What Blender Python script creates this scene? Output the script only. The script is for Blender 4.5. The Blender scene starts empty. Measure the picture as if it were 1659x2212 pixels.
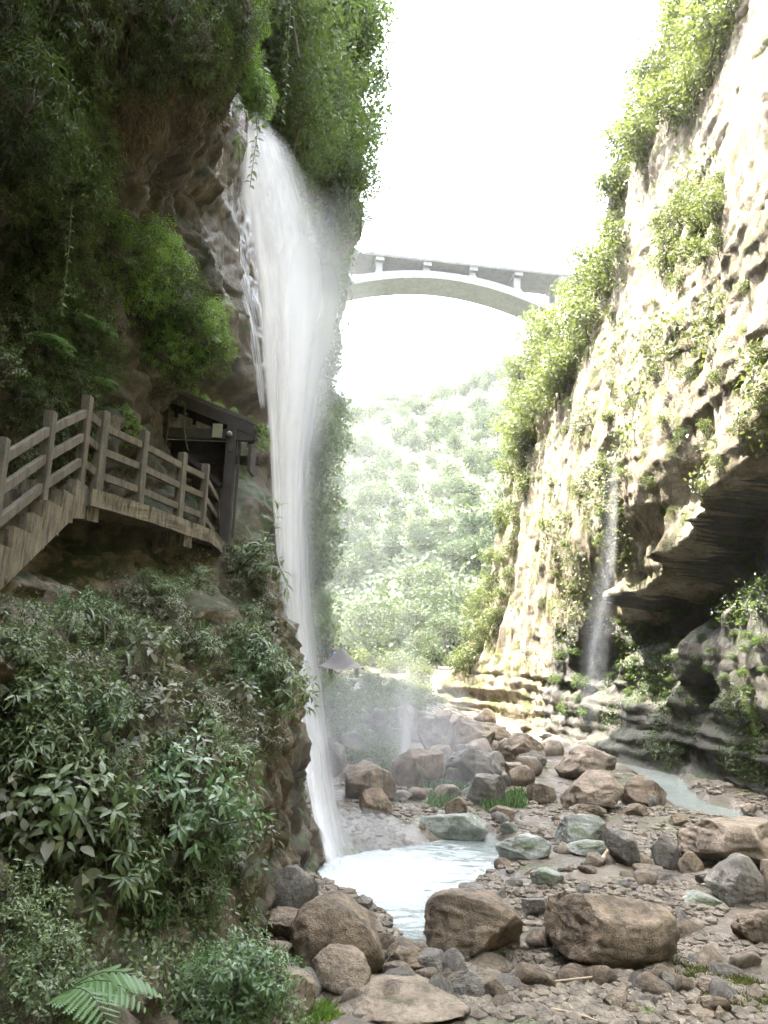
import bpy, bmesh, math, random
import numpy as np
from mathutils import Vector, Matrix, Quaternion
from mathutils.bvhtree import BVHTree
R = math.radians
random.seed(7); RNG = np.random.default_rng(7)
scene = bpy.context.scene
COL = scene.collection

# ------------------------------------------------------------------ camera, world, sun, exposure
CAM_H = 4.0; PITCH = R(11.0); ROLL = R(2.0); FPX = 1703.0; W_, H_ = 1659.0, 2212.0
cam_d = bpy.data.cameras.new('camera'); cam = bpy.data.objects.new('camera', cam_d); COL.objects.link(cam)
cam.location = (0, 0, CAM_H)
cam_d.sensor_fit = 'VERTICAL'; cam_d.sensor_height = 24.0; cam_d.lens = 24.0 * FPX / H_
cam_d.clip_start = 0.05; cam_d.clip_end = 3000
CAMR = Matrix.Rotation(R(90) + PITCH, 3, 'X') @ Matrix.Rotation(ROLL, 3, 'Z')
cam.rotation_euler = CAMR.to_euler()
scene.camera = cam

SUN_AZ, SUN_EL = R(58), R(66)          # to the left of straight ahead, high
SDIR = Vector((-math.cos(SUN_EL) * math.sin(SUN_AZ), math.cos(SUN_EL) * math.cos(SUN_AZ), math.sin(SUN_EL)))
world = bpy.data.worlds.new('World'); scene.world = world; world.use_nodes = True
wn = world.node_tree.nodes; wl = world.node_tree.links
bg = wn['Background']; bg.inputs['Strength'].default_value = 0.15
sky = wn.new('ShaderNodeTexSky'); sky.sky_type = 'NISHITA'; sky.sun_disc = False
sky.sun_elevation = SUN_EL; sky.sun_rotation = -SUN_AZ
sky.air_density = 1.0; sky.dust_density = 3.0; sky.ozone_density = 1.0
hs = wn.new('ShaderNodeHueSaturation'); hs.inputs['Saturation'].default_value = 0.5
wl.new(sky.outputs[0], hs.inputs['Color']); wl.new(hs.outputs[0], bg.inputs['Color'])
sun_d = bpy.data.lights.new('sun', 'SUN'); sun_d.energy = 2.1; sun_d.angle = R(0.53); sun_d.color = (1.0, 0.94, 0.84)
sun = bpy.data.objects.new('sun', sun_d); COL.objects.link(sun)
sun.rotation_euler = SDIR.to_track_quat('Z', 'Y').to_euler(); sun.location = SDIR * 100
scene.view_settings.view_transform = 'Standard'; scene.view_settings.look = 'None'
scene.view_settings.exposure = 4.35; scene.view_settings.gamma = 1.0
scene.cycles.use_denoising = True
scene.cycles.transparent_max_bounces = 16
scene.cycles.max_bounces = 5; scene.cycles.diffuse_bounces = 3; scene.cycles.glossy_bounces = 2; scene.cycles.transmission_bounces = 3; scene.cycles.volume_bounces = 1
scene.cycles.use_adaptive_sampling = True; scene.cycles.adaptive_threshold = 0.04

# ------------------------------------------------------------------ pixel <-> world helpers (photo measured at 1659 x 2212)
def ray(px, py):
    d = CAMR @ Vector(((px - W_/2) / FPX, (H_/2 - py) / FPX, -1.0)); return d.normalized()
CP = Vector((0, 0, CAM_H))
def P(px, py, Y):
    d = ray(px, py); return CP + d * (Y / d.y)
def mpp(px, py, Y):       # metres per photo pixel at depth Y
    d = CAMR @ Vector(((px - W_/2) / FPX, (H_/2 - py) / FPX, -1.0)); return (Y / d.y) / FPX

# ------------------------------------------------------------------ numpy noise
def _hash(ix, iy, iz, seed):
    h = (ix.astype(np.uint32) * np.uint32(374761393) + iy.astype(np.uint32) * np.uint32(668265263)
         + iz.astype(np.uint32) * np.uint32(2147483647) + np.uint32(seed * 974711 & 0xffffffff))
    h = (h ^ (h >> np.uint32(13))) * np.uint32(1274126177)
    h = (h ^ (h >> np.uint32(16))) * np.uint32(2246822519)
    return ((h ^ (h >> np.uint32(15))) & np.uint32(0xffffff)).astype(np.float64) / 0xffffff
def vnoise(p, seed=0):
    f = np.floor(p); i = f.astype(np.int64); t = p - f; t = t*t*t*(t*(t*6-15)+10)
    out = 0
    for dx in (0, 1):
        wx = t[:, 0] if dx else 1 - t[:, 0]
        for dy in (0, 1):
            wy = t[:, 1] if dy else 1 - t[:, 1]
            for dz in (0, 1):
                wz = t[:, 2] if dz else 1 - t[:, 2]
                out = out + wx*wy*wz*_hash(i[:, 0]+dx, i[:, 1]+dy, i[:, 2]+dz, seed)
    return out * 2 - 1
def fbm(p, octs=4, seed=0, gain=0.5, lac=2.03, ridge=False):
    a = 1.0; s = 0; tot = 0; p = np.asarray(p, float)
    for o in range(octs):
        n = vnoise(p, seed + o*17)
        if ridge: n = 1 - 2*np.abs(n)
        s = s + a*n; tot += a; a *= gain; p = p*lac + 5.3
    return s / tot
def worley(p, seed=0):    # distance to nearest and second nearest feature point + cell id
    f = np.floor(p).astype(np.int64); d1 = np.full(len(p), 9.0); d2 = np.full(len(p), 9.0); idv = np.zeros(len(p))
    for dx in (-1, 0, 1):
        for dy in (-1, 0, 1):
            for dz in (-1, 0, 1):
                c = f + np.array([dx, dy, dz])
                h = [_hash(c[:, 0], c[:, 1], c[:, 2], seed + k) for k in range(4)]
                q = c + np.stack(h[:3], 1)
                d = np.linalg.norm(q - p, axis=1)
                nearer = d < d1
                d2 = np.where(nearer, d1, np.minimum(d2, d)); idv = np.where(nearer, h[3], idv); d1 = np.where(nearer, d, d1)
    return d1, d2, idv
def smooth(a, b, x):
    t = np.clip((x - a) / (b - a), 0, 1); return t*t*(3 - 2*t)
def rbf(pts, vals, smoothk=0.05):
    pts = np.asarray(pts, float); vals = np.asarray(vals, float); n = len(pts)
    A = np.linalg.norm(pts[:, None] - pts[None], axis=2) - np.eye(n) * smoothk
    Pm = np.hstack([np.ones((n, 1)), pts]); k = Pm.shape[1]
    M = np.zeros((n + k, n + k)); M[:n, :n] = A; M[:n, n:] = Pm; M[n:, :n] = Pm.T
    c = np.linalg.solve(M, np.concatenate([vals, np.zeros(k)]))
    def f(q):
        out = np.empty(len(q))
        for i in range(0, len(q), 20000):
            b = q[i:i+20000]
            out[i:i+20000] = np.linalg.norm(b[:, None] - pts[None], axis=2) @ c[:n] + c[n] + b @ c[n+1:]
        return out
    return f

# ------------------------------------------------------------------ object helpers
def mesh_from(name, V, F, mat=None, smooth_=True, attr=None):
    V = np.asarray(V, np.float32); me = bpy.data.meshes.new(name)
    if isinstance(F, np.ndarray):
        k = F.shape[1]; n = len(F)
        me.vertices.add(len(V)); me.vertices.foreach_set('co', V.ravel())
        me.loops.add(n*k); me.loops.foreach_set('vertex_index', F.astype(np.int32).ravel())
        me.polygons.add(n); me.polygons.foreach_set('loop_start', np.arange(0, n*k, k, dtype=np.int32))
        me.update(calc_edges=True); me.validate()
    else:
        me.from_pydata([tuple(v) for v in V.tolist()], [], [tuple(f) for f in F]); me.update()
    me.polygons.foreach_set('use_smooth', np.full(len(me.polygons), bool(smooth_)))
    if attr is not None:
        for nm, arr in attr.items():
            arr = np.asarray(arr, np.float32)
            a = me.attributes.new(nm, 'FLOAT', 'POINT'); a.data.foreach_set('value', arr)
    if mat: me.materials.append(mat)
    return me
def obj(name, me, parent=None, loc=None, rot=None, scale=None):
    o = bpy.data.objects.new(name, me); COL.objects.link(o)
    if parent is not None: o.parent = parent
    if loc is not None: o.location = loc
    if rot is not None: o.rotation_euler = rot
    if scale is not None: o.scale = scale if hasattr(scale, '__len__') else (scale,)*3
    return o
def tag(o, label=None, cat=None, group=None, kind=None):
    if label: o['label'] = label
    if cat: o['category'] = cat
    if group: o['group'] = group
    if kind: o['kind'] = kind
    return o
def empty(name, loc, label, cat, group=None):
    o = bpy.data.objects.new(name, None); COL.objects.link(o); o.location = loc; o.empty_display_size = 0.1
    return tag(o, label, cat, group)
def grid_faces(nu, nv):
    i = np.arange(nu*nv).reshape(nu, nv)
    return np.stack([i[:-1, :-1], i[1:, :-1], i[1:, 1:], i[:-1, 1:]], -1).reshape(-1, 4)
class MB:
    """collects boxes and bars into one mesh"""
    def __init__(s): s.v = []; s.f = []
    def box(s, c, size, rz=0.0, M=None, taper=1.0):
        n = len(s.v); hx, hy, hz = [a/2 for a in size]
        for z in (-hz, hz):
            k = taper if z > 0 else 1.0
            for x, y in ((-hx, -hy), (hx, -hy), (hx, hy), (-hx, hy)):
                p = Vector((x*k, y*k, z))
                p = (M @ p) if M is not None else (Matrix.Rotation(rz, 3, 'Z') @ p)
                s.v.append(tuple(p + Vector(c)))
        for f in ((0, 3, 2, 1), (4, 5, 6, 7), (0, 1, 5, 4), (1, 2, 6, 5), (2, 3, 7, 6), (3, 0, 4, 7)): s.f.append(tuple(n+a for a in f))
        return s
    def bar(s, a, b, w, h, up=Vector((0, 0, 1))):
        a = Vector(a); b = Vector(b); d = (b - a); L = d.length; d.normalize()
        x = d.cross(up).normalized(); z = x.cross(d)
        M = Matrix((x, d, z)).transposed()
        return s.box((a + b)/2, (w, L, h), M=M)
    def prism(s, poly, axis_a, axis_b):   # poly: list of Vector, extruded by vector axis_b
        n = len(s.v); k = len(poly)
        for p in poly: s.v.append(tuple(p))
        for p in poly: s.v.append(tuple(p + axis_b))
        s.f.append(tuple(range(n, n+k))); s.f.append(tuple(range(n+2*k-1, n+k-1, -1)))
        for i in range(k):
            j = (i+1) % k; s.f.append((n+j, n+i, n+k+i, n+k+j))
        return s
    def build(s, name, mat, parent=None, bevel=0.0, rough=0.0):
        me = bpy.data.meshes.new(name); me.from_pydata(s.v, [], s.f)
        bm = bmesh.new(); bm.from_mesh(me); bmesh.ops.recalc_face_normals(bm, faces=bm.faces)
        if bevel: bmesh.ops.bevel(bm, geom=bm.edges[:], offset=bevel, segments=2, affect='EDGES', profile=0.6)
        if rough:
            bmesh.ops.subdivide_edges(bm, edges=[e for e in bm.edges if e.calc_length() > 0.12], cuts=5, use_grid_fill=True)
            V = np.array([v.co[:] for v in bm.verts]); n = fbm(V*9, 3, 3)*rough; m = fbm(V*9+40, 3, 5)*rough; q = fbm(V*9-30, 3, 9)*rough
            for i, v in enumerate(bm.verts): v.co += Vector((n[i], m[i], q[i]))
        bm.to_mesh(me); bm.free(); me.materials.append(mat)
        return obj(name, me, parent)
def tube(pts, rad, sides=6):
    pts = [Vector(p) for p in pts]; V = []; F = []
    up = Vector((0.3, 0.2, 1)).normalized()
    for i, p in enumerate(pts):
        d = (pts[min(i+1, len(pts)-1)] - pts[max(i-1, 0)]).normalized()
        x = d.cross(up)
        if x.length < 1e-3: x = d.cross(Vector((1, 0, 0)))
        x.normalize(); y = d.cross(x); r = rad[i] if hasattr(rad, '__len__') else rad
        for k in range(sides):
            a = 2*math.pi*k/sides; V.append(p + x*math.cos(a)*r + y*math.sin(a)*r)
    for i in range(len(pts)-1):
        for k in range(sides):
            F.append((i*sides+k, i*sides+(k+1) % sides, (i+1)*sides+(k+1) % sides, (i+1)*sides+k))
    return [tuple(v) for v in V], F
def join(parts):
    V = []; F = []
    for v, f in parts:
        n = len(V); V += list(v); F += [tuple(n+a for a in q) for q in f]
    return V, F

# ------------------------------------------------------------------ materials
MAT = {}
def newmat(name):
    m = bpy.data.materials.new(name); m.use_nodes = True; MAT[name] = m
    nt = m.node_tree; b = nt.nodes['Principled BSDF']; return m, nt, b
def N(nt, t, **kw):
    n = nt.nodes.new(t)
    for k, v in kw.items():
        if k in n.inputs: n.inputs[k].default_value = v
        else: setattr(n, k, v)
    return n
def ramp(nt, fac, stops):
    r = nt.nodes.new('ShaderNodeValToRGB'); e = r.color_ramp.elements
    while len(e) < len(stops): e.new(0.5)
    for i, (p, c) in enumerate(stops):
        e[i].position = p; e[i].color = (*c, 1) if len(c) == 3 else c
    nt.links.new(fac, r.inputs[0]); return r.outputs[0]
def noise(nt, scale, detail=6, rough=0.6, stretch=None, dist=0.0, off=None):
    tc = nt.nodes.new('ShaderNodeTexCoord'); v = tc.outputs['Object']
    if stretch is not None or off is not None:
        mp = nt.nodes.new('ShaderNodeMapping')
        if stretch is not None: mp.inputs['Scale'].default_value = stretch
        if off is not None: mp.inputs['Location'].default_value = off
        nt.links.new(v, mp.inputs[0]); v = mp.outputs[0]
    n = N(nt, 'ShaderNodeTexNoise', Scale=scale, Detail=min(detail, 4.5), Roughness=rough, Distortion=dist)
    nt.links.new(v, n.inputs['Vector']); return n.outputs[0]
def mixc(nt, fac, a, b, mode='MIX'):
    m = nt.nodes.new('ShaderNodeMix'); m.data_type = 'RGBA'; m.blend_type = mode
    for s, x in ((0, fac), (6, a), (7, b)):
        if hasattr(x, 'is_linked') or hasattr(x, 'links'): nt.links.new(x, m.inputs[s])
        else: m.inputs[s].default_value = x if s == 0 else (*x, 1)
    return m.outputs[2]
def math_(nt, op, a, b=0.5, clamp=False):
    m = nt.nodes.new('ShaderNodeMath'); m.operation = op; m.use_clamp = clamp
    for i, x in enumerate((a, b)):
        if hasattr(x, 'links'): nt.links.new(x, m.inputs[i])
        else: m.inputs[i].default_value = x
    return m.outputs[0]
def bump(nt, b, h, strength=0.5, dist=0.05):
    n = N(nt, 'ShaderNodeBump', Strength=strength, Distance=dist); nt.links.new(h, n.inputs['Height']); nt.links.new(n.outputs[0], b.inputs['Normal'])
def rock_mat(name, c1, c2, c3, moss=None, moss_amt=0.5, scale=1.0, streak=0.5, rough=0.85, moss_flat=True, bstr=0.6, stain=(0.05, 0.045, 0.04), up=0.35):
    m, nt, b = newmat(name); L = nt.links
    base = ramp(nt, noise(nt, 0.9*scale, 8, 0.65, dist=0.6), [(0.30, c1), (0.5, c2), (0.68, c3)])
    fine = ramp(nt, noise(nt, 9*scale, 6, 0.7), [(0.3, (0.55, 0.55, 0.55)), (0.7, (1.25, 1.22, 1.18))])
    col = mixc(nt, 0.8, base, fine, 'MULTIPLY')
    st = noise(nt, 1.6*scale, 6, 0.65, stretch=(1.6, 1.6, 0.13), off=(3, 1, 0))
    stm = ramp(nt, st, [(0.50, (0, 0, 0)), (0.66, (1, 1, 1))])
    col = mixc(nt, math_(nt, 'MULTIPLY', stm, streak), col, stain)
    if moss is not None:
        mn = noise(nt, 1.3*scale, 7, 0.68, off=(7, 3, 2))
        if moss_flat:
            g = nt.nodes.new('ShaderNodeNewGeometry'); sx = nt.nodes.new('ShaderNodeSeparateXYZ'); L.new(g.outputs['Normal'], sx.inputs[0])
            mn = math_(nt, 'ADD', mn, math_(nt, 'MULTIPLY', sx.outputs[2], up*0.5))
        mm = ramp(nt, mn, [(0.62 - 0.22*moss_amt, (0, 0, 0)), (0.72 - 0.18*moss_amt, (1, 1, 1))])
        mcol = mixc(nt, noise(nt, 14*scale, 4), moss, tuple(a*1.9 for a in moss))
        col = mixc(nt, mm, col, mcol)
    L.new(col, b.inputs['Base Color']); b.inputs['Roughness'].default_value = rough; b.inputs['Specular IOR Level'].default_value = 0.35
    h = math_(nt, 'ADD', noise(nt, 3.5*scale, 12, 0.75), math_(nt, 'MULTIPLY', noise(nt, 26*scale, 6, 0.75), 0.5))
    bump(nt, b, h, bstr, 0.10/scale)
    return m
def leaf_mat(name, stops, trans=0.30, tcol=(0.20, 0.32, 0.04), rough=0.42, spec=0.35):
    m, nt, b = newmat(name); L = nt.links
    at = N(nt, 'ShaderNodeAttribute', attribute_name='lv'); oi = nt.nodes.new('ShaderNodeObjectInfo')
    v = math_(nt, 'FRACT', math_(nt, 'ADD', at.outputs['Fac'], math_(nt, 'MULTIPLY', oi.outputs['Random'], 1.0)), 0)
    v2 = math_(nt, 'ADD', math_(nt, 'MULTIPLY', v, 0.65), math_(nt, 'MULTIPLY', oi.outputs['Random'], 0.35))
    col = ramp(nt, v2, stops); L.new(col, b.inputs['Base Color'])
    b.inputs['Roughness'].default_value = rough; b.inputs['Specular IOR Level'].default_value = spec
    tr = nt.nodes.new('ShaderNodeBsdfTranslucent'); tr.inputs[0].default_value = (*tcol, 1)
    mx = nt.nodes.new('ShaderNodeMixShader'); mx.inputs[0].default_value = trans
    L.new(b.outputs[0], mx.inputs[1]); L.new(tr.outputs[0], mx.inputs[2])
    L.new(mx.outputs[0], nt.nodes['Material Output'].inputs[0]); return m
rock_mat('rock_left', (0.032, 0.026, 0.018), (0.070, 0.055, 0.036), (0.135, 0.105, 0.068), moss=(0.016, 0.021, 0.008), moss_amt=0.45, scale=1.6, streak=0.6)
rock_mat('rock_wet', (0.06, 0.048, 0.038), (0.12, 0.095, 0.07), (0.19, 0.16, 0.125), moss=(0.03, 0.045, 0.012), moss_amt=0.3, scale=1.5, streak=0.7, rough=0.38)
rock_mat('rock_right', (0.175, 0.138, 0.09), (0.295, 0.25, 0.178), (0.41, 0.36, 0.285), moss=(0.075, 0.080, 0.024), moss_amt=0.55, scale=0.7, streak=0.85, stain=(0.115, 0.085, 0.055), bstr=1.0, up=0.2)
rock_mat('rock_far_left', (0.08, 0.07, 0.05), (0.13, 0.11, 0.08), (0.2, 0.17, 0.12), moss=(0.03, 0.05, 0.014), moss_amt=0.8, scale=0.6, streak=0.5)
BOULDER_MATS = [
 rock_mat('boulder_brown', (0.105, 0.077, 0.050), (0.205, 0.155, 0.103), (0.345, 0.272, 0.19), moss=(0.05, 0.045, 0.022), moss_amt=0.05, up=0.12, scale=1.8, streak=0.8, rough=0.6, stain=(0.05, 0.038, 0.028), bstr=1.0),
 rock_mat('boulder_tan', (0.155, 0.12, 0.083), (0.27, 0.215, 0.155), (0.40, 0.33, 0.245), moss=(0.07, 0.06, 0.035), moss_amt=0.05, up=0.12, scale=1.8, streak=0.6, rough=0.62, stain=(0.08, 0.062, 0.045), bstr=1.0),
 rock_mat('boulder_grey', (0.10, 0.09, 0.076), (0.185, 0.168, 0.142), (0.30, 0.275, 0.235), moss=(0.06, 0.058, 0.035), moss_amt=0.05, up=0.12, scale=1.8, streak=0.6, rough=0.62, stain=(0.06, 0.052, 0.048), bstr=1.0),
 rock_mat('boulder_pale_green', (0.15, 0.15, 0.125), (0.23, 0.245, 0.21), (0.36, 0.385, 0.35), moss=(0.05, 0.06, 0.03), moss_amt=0.3, up=0.15, scale=1.8, streak=0.3, rough=0.6, stain=(0.10, 0.10, 0.08)),
]
rock_mat('gravel_rock', (0.075, 0.062, 0.045), (0.145, 0.122, 0.09), (0.26, 0.225, 0.17), scale=6, streak=0.0, rough=0.7)
# ground: brown silt, gravel and green algae film
m, nt, b = newmat('ground_mat')
c = ramp(nt, noise(nt, 0.8, 8, 0.7, dist=0.4), [(0.32, (0.055, 0.045, 0.031)), (0.52, (0.110, 0.090, 0.063)), (0.7, (0.18, 0.150, 0.108))])
c = mixc(nt, 0.8, c, ramp(nt, noise(nt, 12, 6, 0.75), [(0.3, (0.45, 0.45, 0.45)), (0.7, (1.35, 1.3, 1.25))]), 'MULTIPLY')
mm = ramp(nt, noise(nt, 0.55, 6, 0.65, off=(4.4, 2, 0)), [(0.52, (0, 0, 0)), (0.62, (1, 1, 1))])
c = mixc(nt, math_(nt, 'MULTIPLY', mm, 0.75), c, (0.075, 0.085, 0.028))
nt.links.new(c, b.inputs['Base Color'])
rr = ramp(nt, noise(nt, 0.7, 5, 0.6, off=(1, 9, 0)), [(0.44, (0.16, 0.16, 0.16)), (0.60, (0.75, 0.75, 0.75))]); nt.links.new(rr, b.inputs['Roughness'])
bump(nt, b, math_(nt, 'ADD', noise(nt, 9, 9, 0.75), math_(nt, 'MULTIPLY', noise(nt, 40, 4, 0.7), 0.4)), 0.8, 0.05)
# concrete
def concrete(name, c1, c2, stain, streak=0.7, scale=3.0):
    m, nt, b = newmat(name)
    c = ramp(nt, noise(nt, scale, 8, 0.7), [(0.3, c1), (0.7, c2)])
    st = ramp(nt, noise(nt, scale*2.2, 6, 0.7, stretch=(1.5, 1.5, 0.25)), [(0.46, (0, 0, 0)), (0.64, (1, 1, 1))])
    c = mixc(nt, math_(nt, 'MULTIPLY', st, streak), c, stain)
    c = mixc(nt, 0.6, c, ramp(nt, noise(nt, 45, 4, 0.7), [(0.3, (0.6, 0.6, 0.6)), (0.7, (1.25, 1.25, 1.25))]), 'MULTIPLY')
    nt.links.new(c, b.inputs['Base Color']); b.inputs['Roughness'].default_value = 0.85
    bump(nt, b, noise(nt, 30, 8, 0.75), 0.5, 0.015); return m
concrete('concrete_rail', (0.085, 0.070, 0.050), (0.155, 0.128, 0.092), (0.04, 0.034, 0.024))
concrete('concrete_deck', (0.11, 0.088, 0.058), (0.22, 0.18, 0.12), (0.03, 0.027, 0.02), 0.95, 4.0)
concrete('concrete_bridge', (0.15, 0.147, 0.14), (0.21, 0.205, 0.198), (0.09, 0.086, 0.08), 0.5, 0.5)
def plain(name, col, rough=0.7, nz=0.25, scale=8.0):
    m, nt, b = newmat(name)
    c = ramp(nt, noise(nt, scale, 6, 0.65), [(0.3, tuple(a*(1-nz) for a in col)), (0.7, tuple(min(1, a*(1+nz)) for a in col))])
    nt.links.new(c, b.inputs['Base Color']); b.inputs['Roughness'].default_value = rough
    bump(nt, b, noise(nt, scale*5, 4), 0.25, 0.01); return m
plain('dark_timber', (0.035, 0.026, 0.022), 0.75, 0.4, 6)
plain('bark', (0.075, 0.058, 0.042), 0.9, 0.4, 10)
plain('stem_green', (0.06, 0.075, 0.025), 0.7)
plain('sign_plate', (0.24, 0.225, 0.15), 0.6, 0.15)
plain('lamp_plastic', (0.22, 0.21, 0.175), 0.5, 0.15)
plain('roof_tile', (0.07, 0.06, 0.055), 0.8, 0.3)
plain('stick_wood', (0.30, 0.24, 0.16), 0.8)
plain('white_board', (0.6, 0.58, 0.5), 0.6, 0.1)
plain('skin', (0.42, 0.26, 0.18), 0.6, 0.08); plain('hair', (0.02, 0.016, 0.014), 0.6, 0.2)
for nm, cc in (('cloth_red', (0.35, 0.05, 0.05)), ('cloth_white', (0.7, 0.7, 0.68)), ('cloth_blue', (0.06, 0.12, 0.32)), ('cloth_dark', (0.04, 0.04, 0.05)), ('cloth_pink', (0.5, 0.25, 0.27))):
    plain(nm, cc, 0.85, 0.12)
leaf_mat('leaf_broad', [(0.0, (0.034, 0.055, 0.020)), (0.4, (0.075, 0.106, 0.040)), (0.75, (0.125, 0.160, 0.066)), (0.93, (0.18, 0.21, 0.095)), (1.0, (0.23, 0.20, 0.10))], 0.2, (0.16, 0.26, 0.06), 0.42, 0.38)
leaf_mat('leaf_fresh', [(0.0, (0.038, 0.074, 0.026)), (0.5, (0.080, 0.138, 0.050)), (1.0, (0.135, 0.20, 0.082))], 0.25, (0.16, 0.32, 0.08), 0.35, 0.55)
leaf_mat('leaf_olive', [(0.0, (0.055, 0.060, 0.032)), (0.5, (0.10, 0.108, 0.062)), (0.9, (0.165, 0.162, 0.10)), (1.0, (0.20, 0.14, 0.08))], 0.2, (0.18, 0.18, 0.06), 0.45, 0.45)
leaf_mat('leaf_bright', [(0.0, (0.040, 0.078, 0.018)), (0.5, (0.078, 0.138, 0.030)), (1.0, (0.13, 0.20, 0.045))], 0.40, (0.26, 0.42, 0.05), 0.4)
leaf_mat('leaf_dark', [(0.0, (0.022, 0.034, 0.012)), (0.5, (0.048, 0.070, 0.023)), (0.9, (0.085, 0.115, 0.035)), (1.0, (0.14, 0.12, 0.05))], 0.28, (0.13, 0.19, 0.035), 0.5)
leaf_mat('leaf_tree', [(0.0, (0.030, 0.052, 0.020)), (0.5, (0.052, 0.080, 0.030)), (1.0, (0.090, 0.115, 0.042))], 0.35, (0.17, 0.25, 0.05), 0.45)
leaf_mat('leaf_hill', [(0.0, (0.020, 0.036, 0.014)), (0.5, (0.037, 0.057, 0.021)), (1.0, (0.066, 0.084, 0.032))], 0.22, (0.10, 0.14, 0.035), 0.6)
leaf_mat('leaf_sunny', [(0.0, (0.040, 0.062, 0.022)), (0.5, (0.070, 0.092, 0.032)), (1.0, (0.115, 0.122, 0.045))], 0.30, (0.18, 0.22, 0.05), 0.5)
leaf_mat('leaf_fern', [(0.0, (0.07, 0.13, 0.045)), (1.0, (0.11, 0.19, 0.07))], 0.35, (0.22, 0.38, 0.10), 0.4)
leaf_mat('leaf_strap', [(0.0, (0.09, 0.11, 0.06)), (1.0, (0.15, 0.17, 0.095))], 0.3, (0.22, 0.28, 0.10), 0.4)
leaf_mat('leaf_dry', [(0.0, (0.10, 0.065, 0.035)), (1.0, (0.20, 0.14, 0.075))], 0.25, (0.25, 0.16, 0.06), 0.7)
leaf_mat('moss_leaf', [(0.0, (0.05, 0.065, 0.016)), (1.0, (0.12, 0.13, 0.03))], 0.2, (0.2, 0.24, 0.05), 0.7)

# ------------------------------------------------------------------ the ground (river bed) and water
def wlev(y): return np.maximum(0.0, 0.022*(y - 24.0))
POOL = [(735, 1850), (900, 1822), (1065, 1800), (1090, 1835), (1050, 1880), (1010, 1915), (935, 1990), (925, 2060), (890, 2075), (850, 2020), (810, 1965), (740, 1925), (690, 1900), (700, 1865)]
def on_plane(px, py, z=0.0):
    d = ray(px, py); t = (z - CAM_H) / d.z; return CP + d*t
POOL_W = np.array([on_plane(*p)[:2] for p in POOL])
STREAM = np.array([on_plane(*p)[:2] for p in [(1740, 1815), (1640, 1785), (1560, 1762), (1480, 1735)]] + [(11.2, 33.5), (9.6, 37), (8.2, 40), (7.6, 44), (7.2, 49), (6.6, 54), (5.2, 58)])
SHALLOW = np.array([on_plane(*p)[:2] for p in [(1000, 2075), (1080, 2095), (1180, 2120)]])
def seg_dist(q, poly, closed=False):
    d = np.full(len(q), 1e9); n = len(poly)
    for i in range(n if closed else n-1):
        a = poly[i]; b = poly[(i+1) % n]; ab = b - a
        t = np.clip(((q - a) @ ab) / (ab @ ab), 0, 1); d = np.minimum(d, np.linalg.norm(q - (a + t[:, None]*ab), axis=1))
    return d
def inside(q, poly):
    r = np.zeros(len(q), bool); n = len(poly)
    for i in range(n):
        x1, y1 = poly[i]; x2, y2 = poly[(i+1) % n]
        c = ((y1 > q[:, 1]) != (y2 > q[:, 1])) & (q[:, 0] < (x2-x1)*(q[:, 1]-y1)/(y2-y1+1e-12) + x1)
        r ^= c
    return r
def ground_z(x, y):
    x = np.atleast_1d(np.asarray(x, float)); y = np.atleast_1d(np.asarray(y, float)); q = np.stack([x, y], 1); p3 = np.stack([x, y, 0*x], 1)
    z = wlev(y) + 0.20 + 0.10*fbm(p3*0.45, 4, 11) + 0.05*fbm(p3*1.9, 3, 12)
    # bank on the left and behind the pool
    z += 2.6*np.exp(-(((x+3.6)/3.0)**2 + ((y-38)/9.0)**2)) + 2.2*np.exp(-(((x+1)/5.0)**2 + ((y-54)/9.0)**2))
    z += 0.5*smooth(-0.4, -3.0, x)*smooth(20, 12, y)
    z += 0.25*smooth(11, 7, y)
    z += smooth(60, 82, y)*2.5
    d = seg_dist(q, POOL_W, True); ins = inside(q, POOL_W)
    sd = np.where(ins, -d, d) + 0.18*fbm(p3*1.2, 3, 13)
    z -= (0.42)*smooth(0.45, -0.35, sd)
    ds = seg_dist(q, STREAM) + 0.35*fbm(p3*0.8, 3, 14)
    wid = np.interp(y, [22, 30, 36, 60], [0.95, 0.75, 1.0, 1.3])
    z -= 0.36*smooth(wid+0.4, wid*0.5, ds)
    dh = seg_dist(q, SHALLOW) + 0.2*fbm(p3*1.3, 3, 15); z -= 0.16*smooth(0.9, 0.2, dh)
    return z
def ground_hit(px, py):
    h = GBV.ray_cast(CP, ray(px, py)); return h[0] if h[0] is not None else on_plane(px, py, 0.2)
ys = np.concatenate([np.arange(-6, 6, 0.4), np.arange(6, 26, 0.085), np.arange(26, 45, 0.17), np.arange(45, 112, 0.5)])
xs = np.concatenate([np.arange(-16, -4, 0.5), np.arange(-4, 14, 0.10), np.arange(14, 40, 0.6)])
GX, GY = np.meshgrid(xs, ys, indexing='ij')
gz = ground_z(GX.ravel(), GY.ravel())
gp = np.stack([GX.ravel(), GY.ravel(), gz], 1)
gp[:, 2] += 0.035*fbm(gp*np.array([5, 5, 1]), 3, 21, ridge=True)
GBV = BVHTree.FromPolygons(gp.tolist(), grid_faces(len(xs), len(ys)).tolist())
o = obj('ground', mesh_from('ground', gp, grid_faces(len(xs), len(ys)), MAT['ground_mat']))
tag(o, 'brown silty gravel river bed with shallow wet patches', 'river bed', kind='structure')
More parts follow.
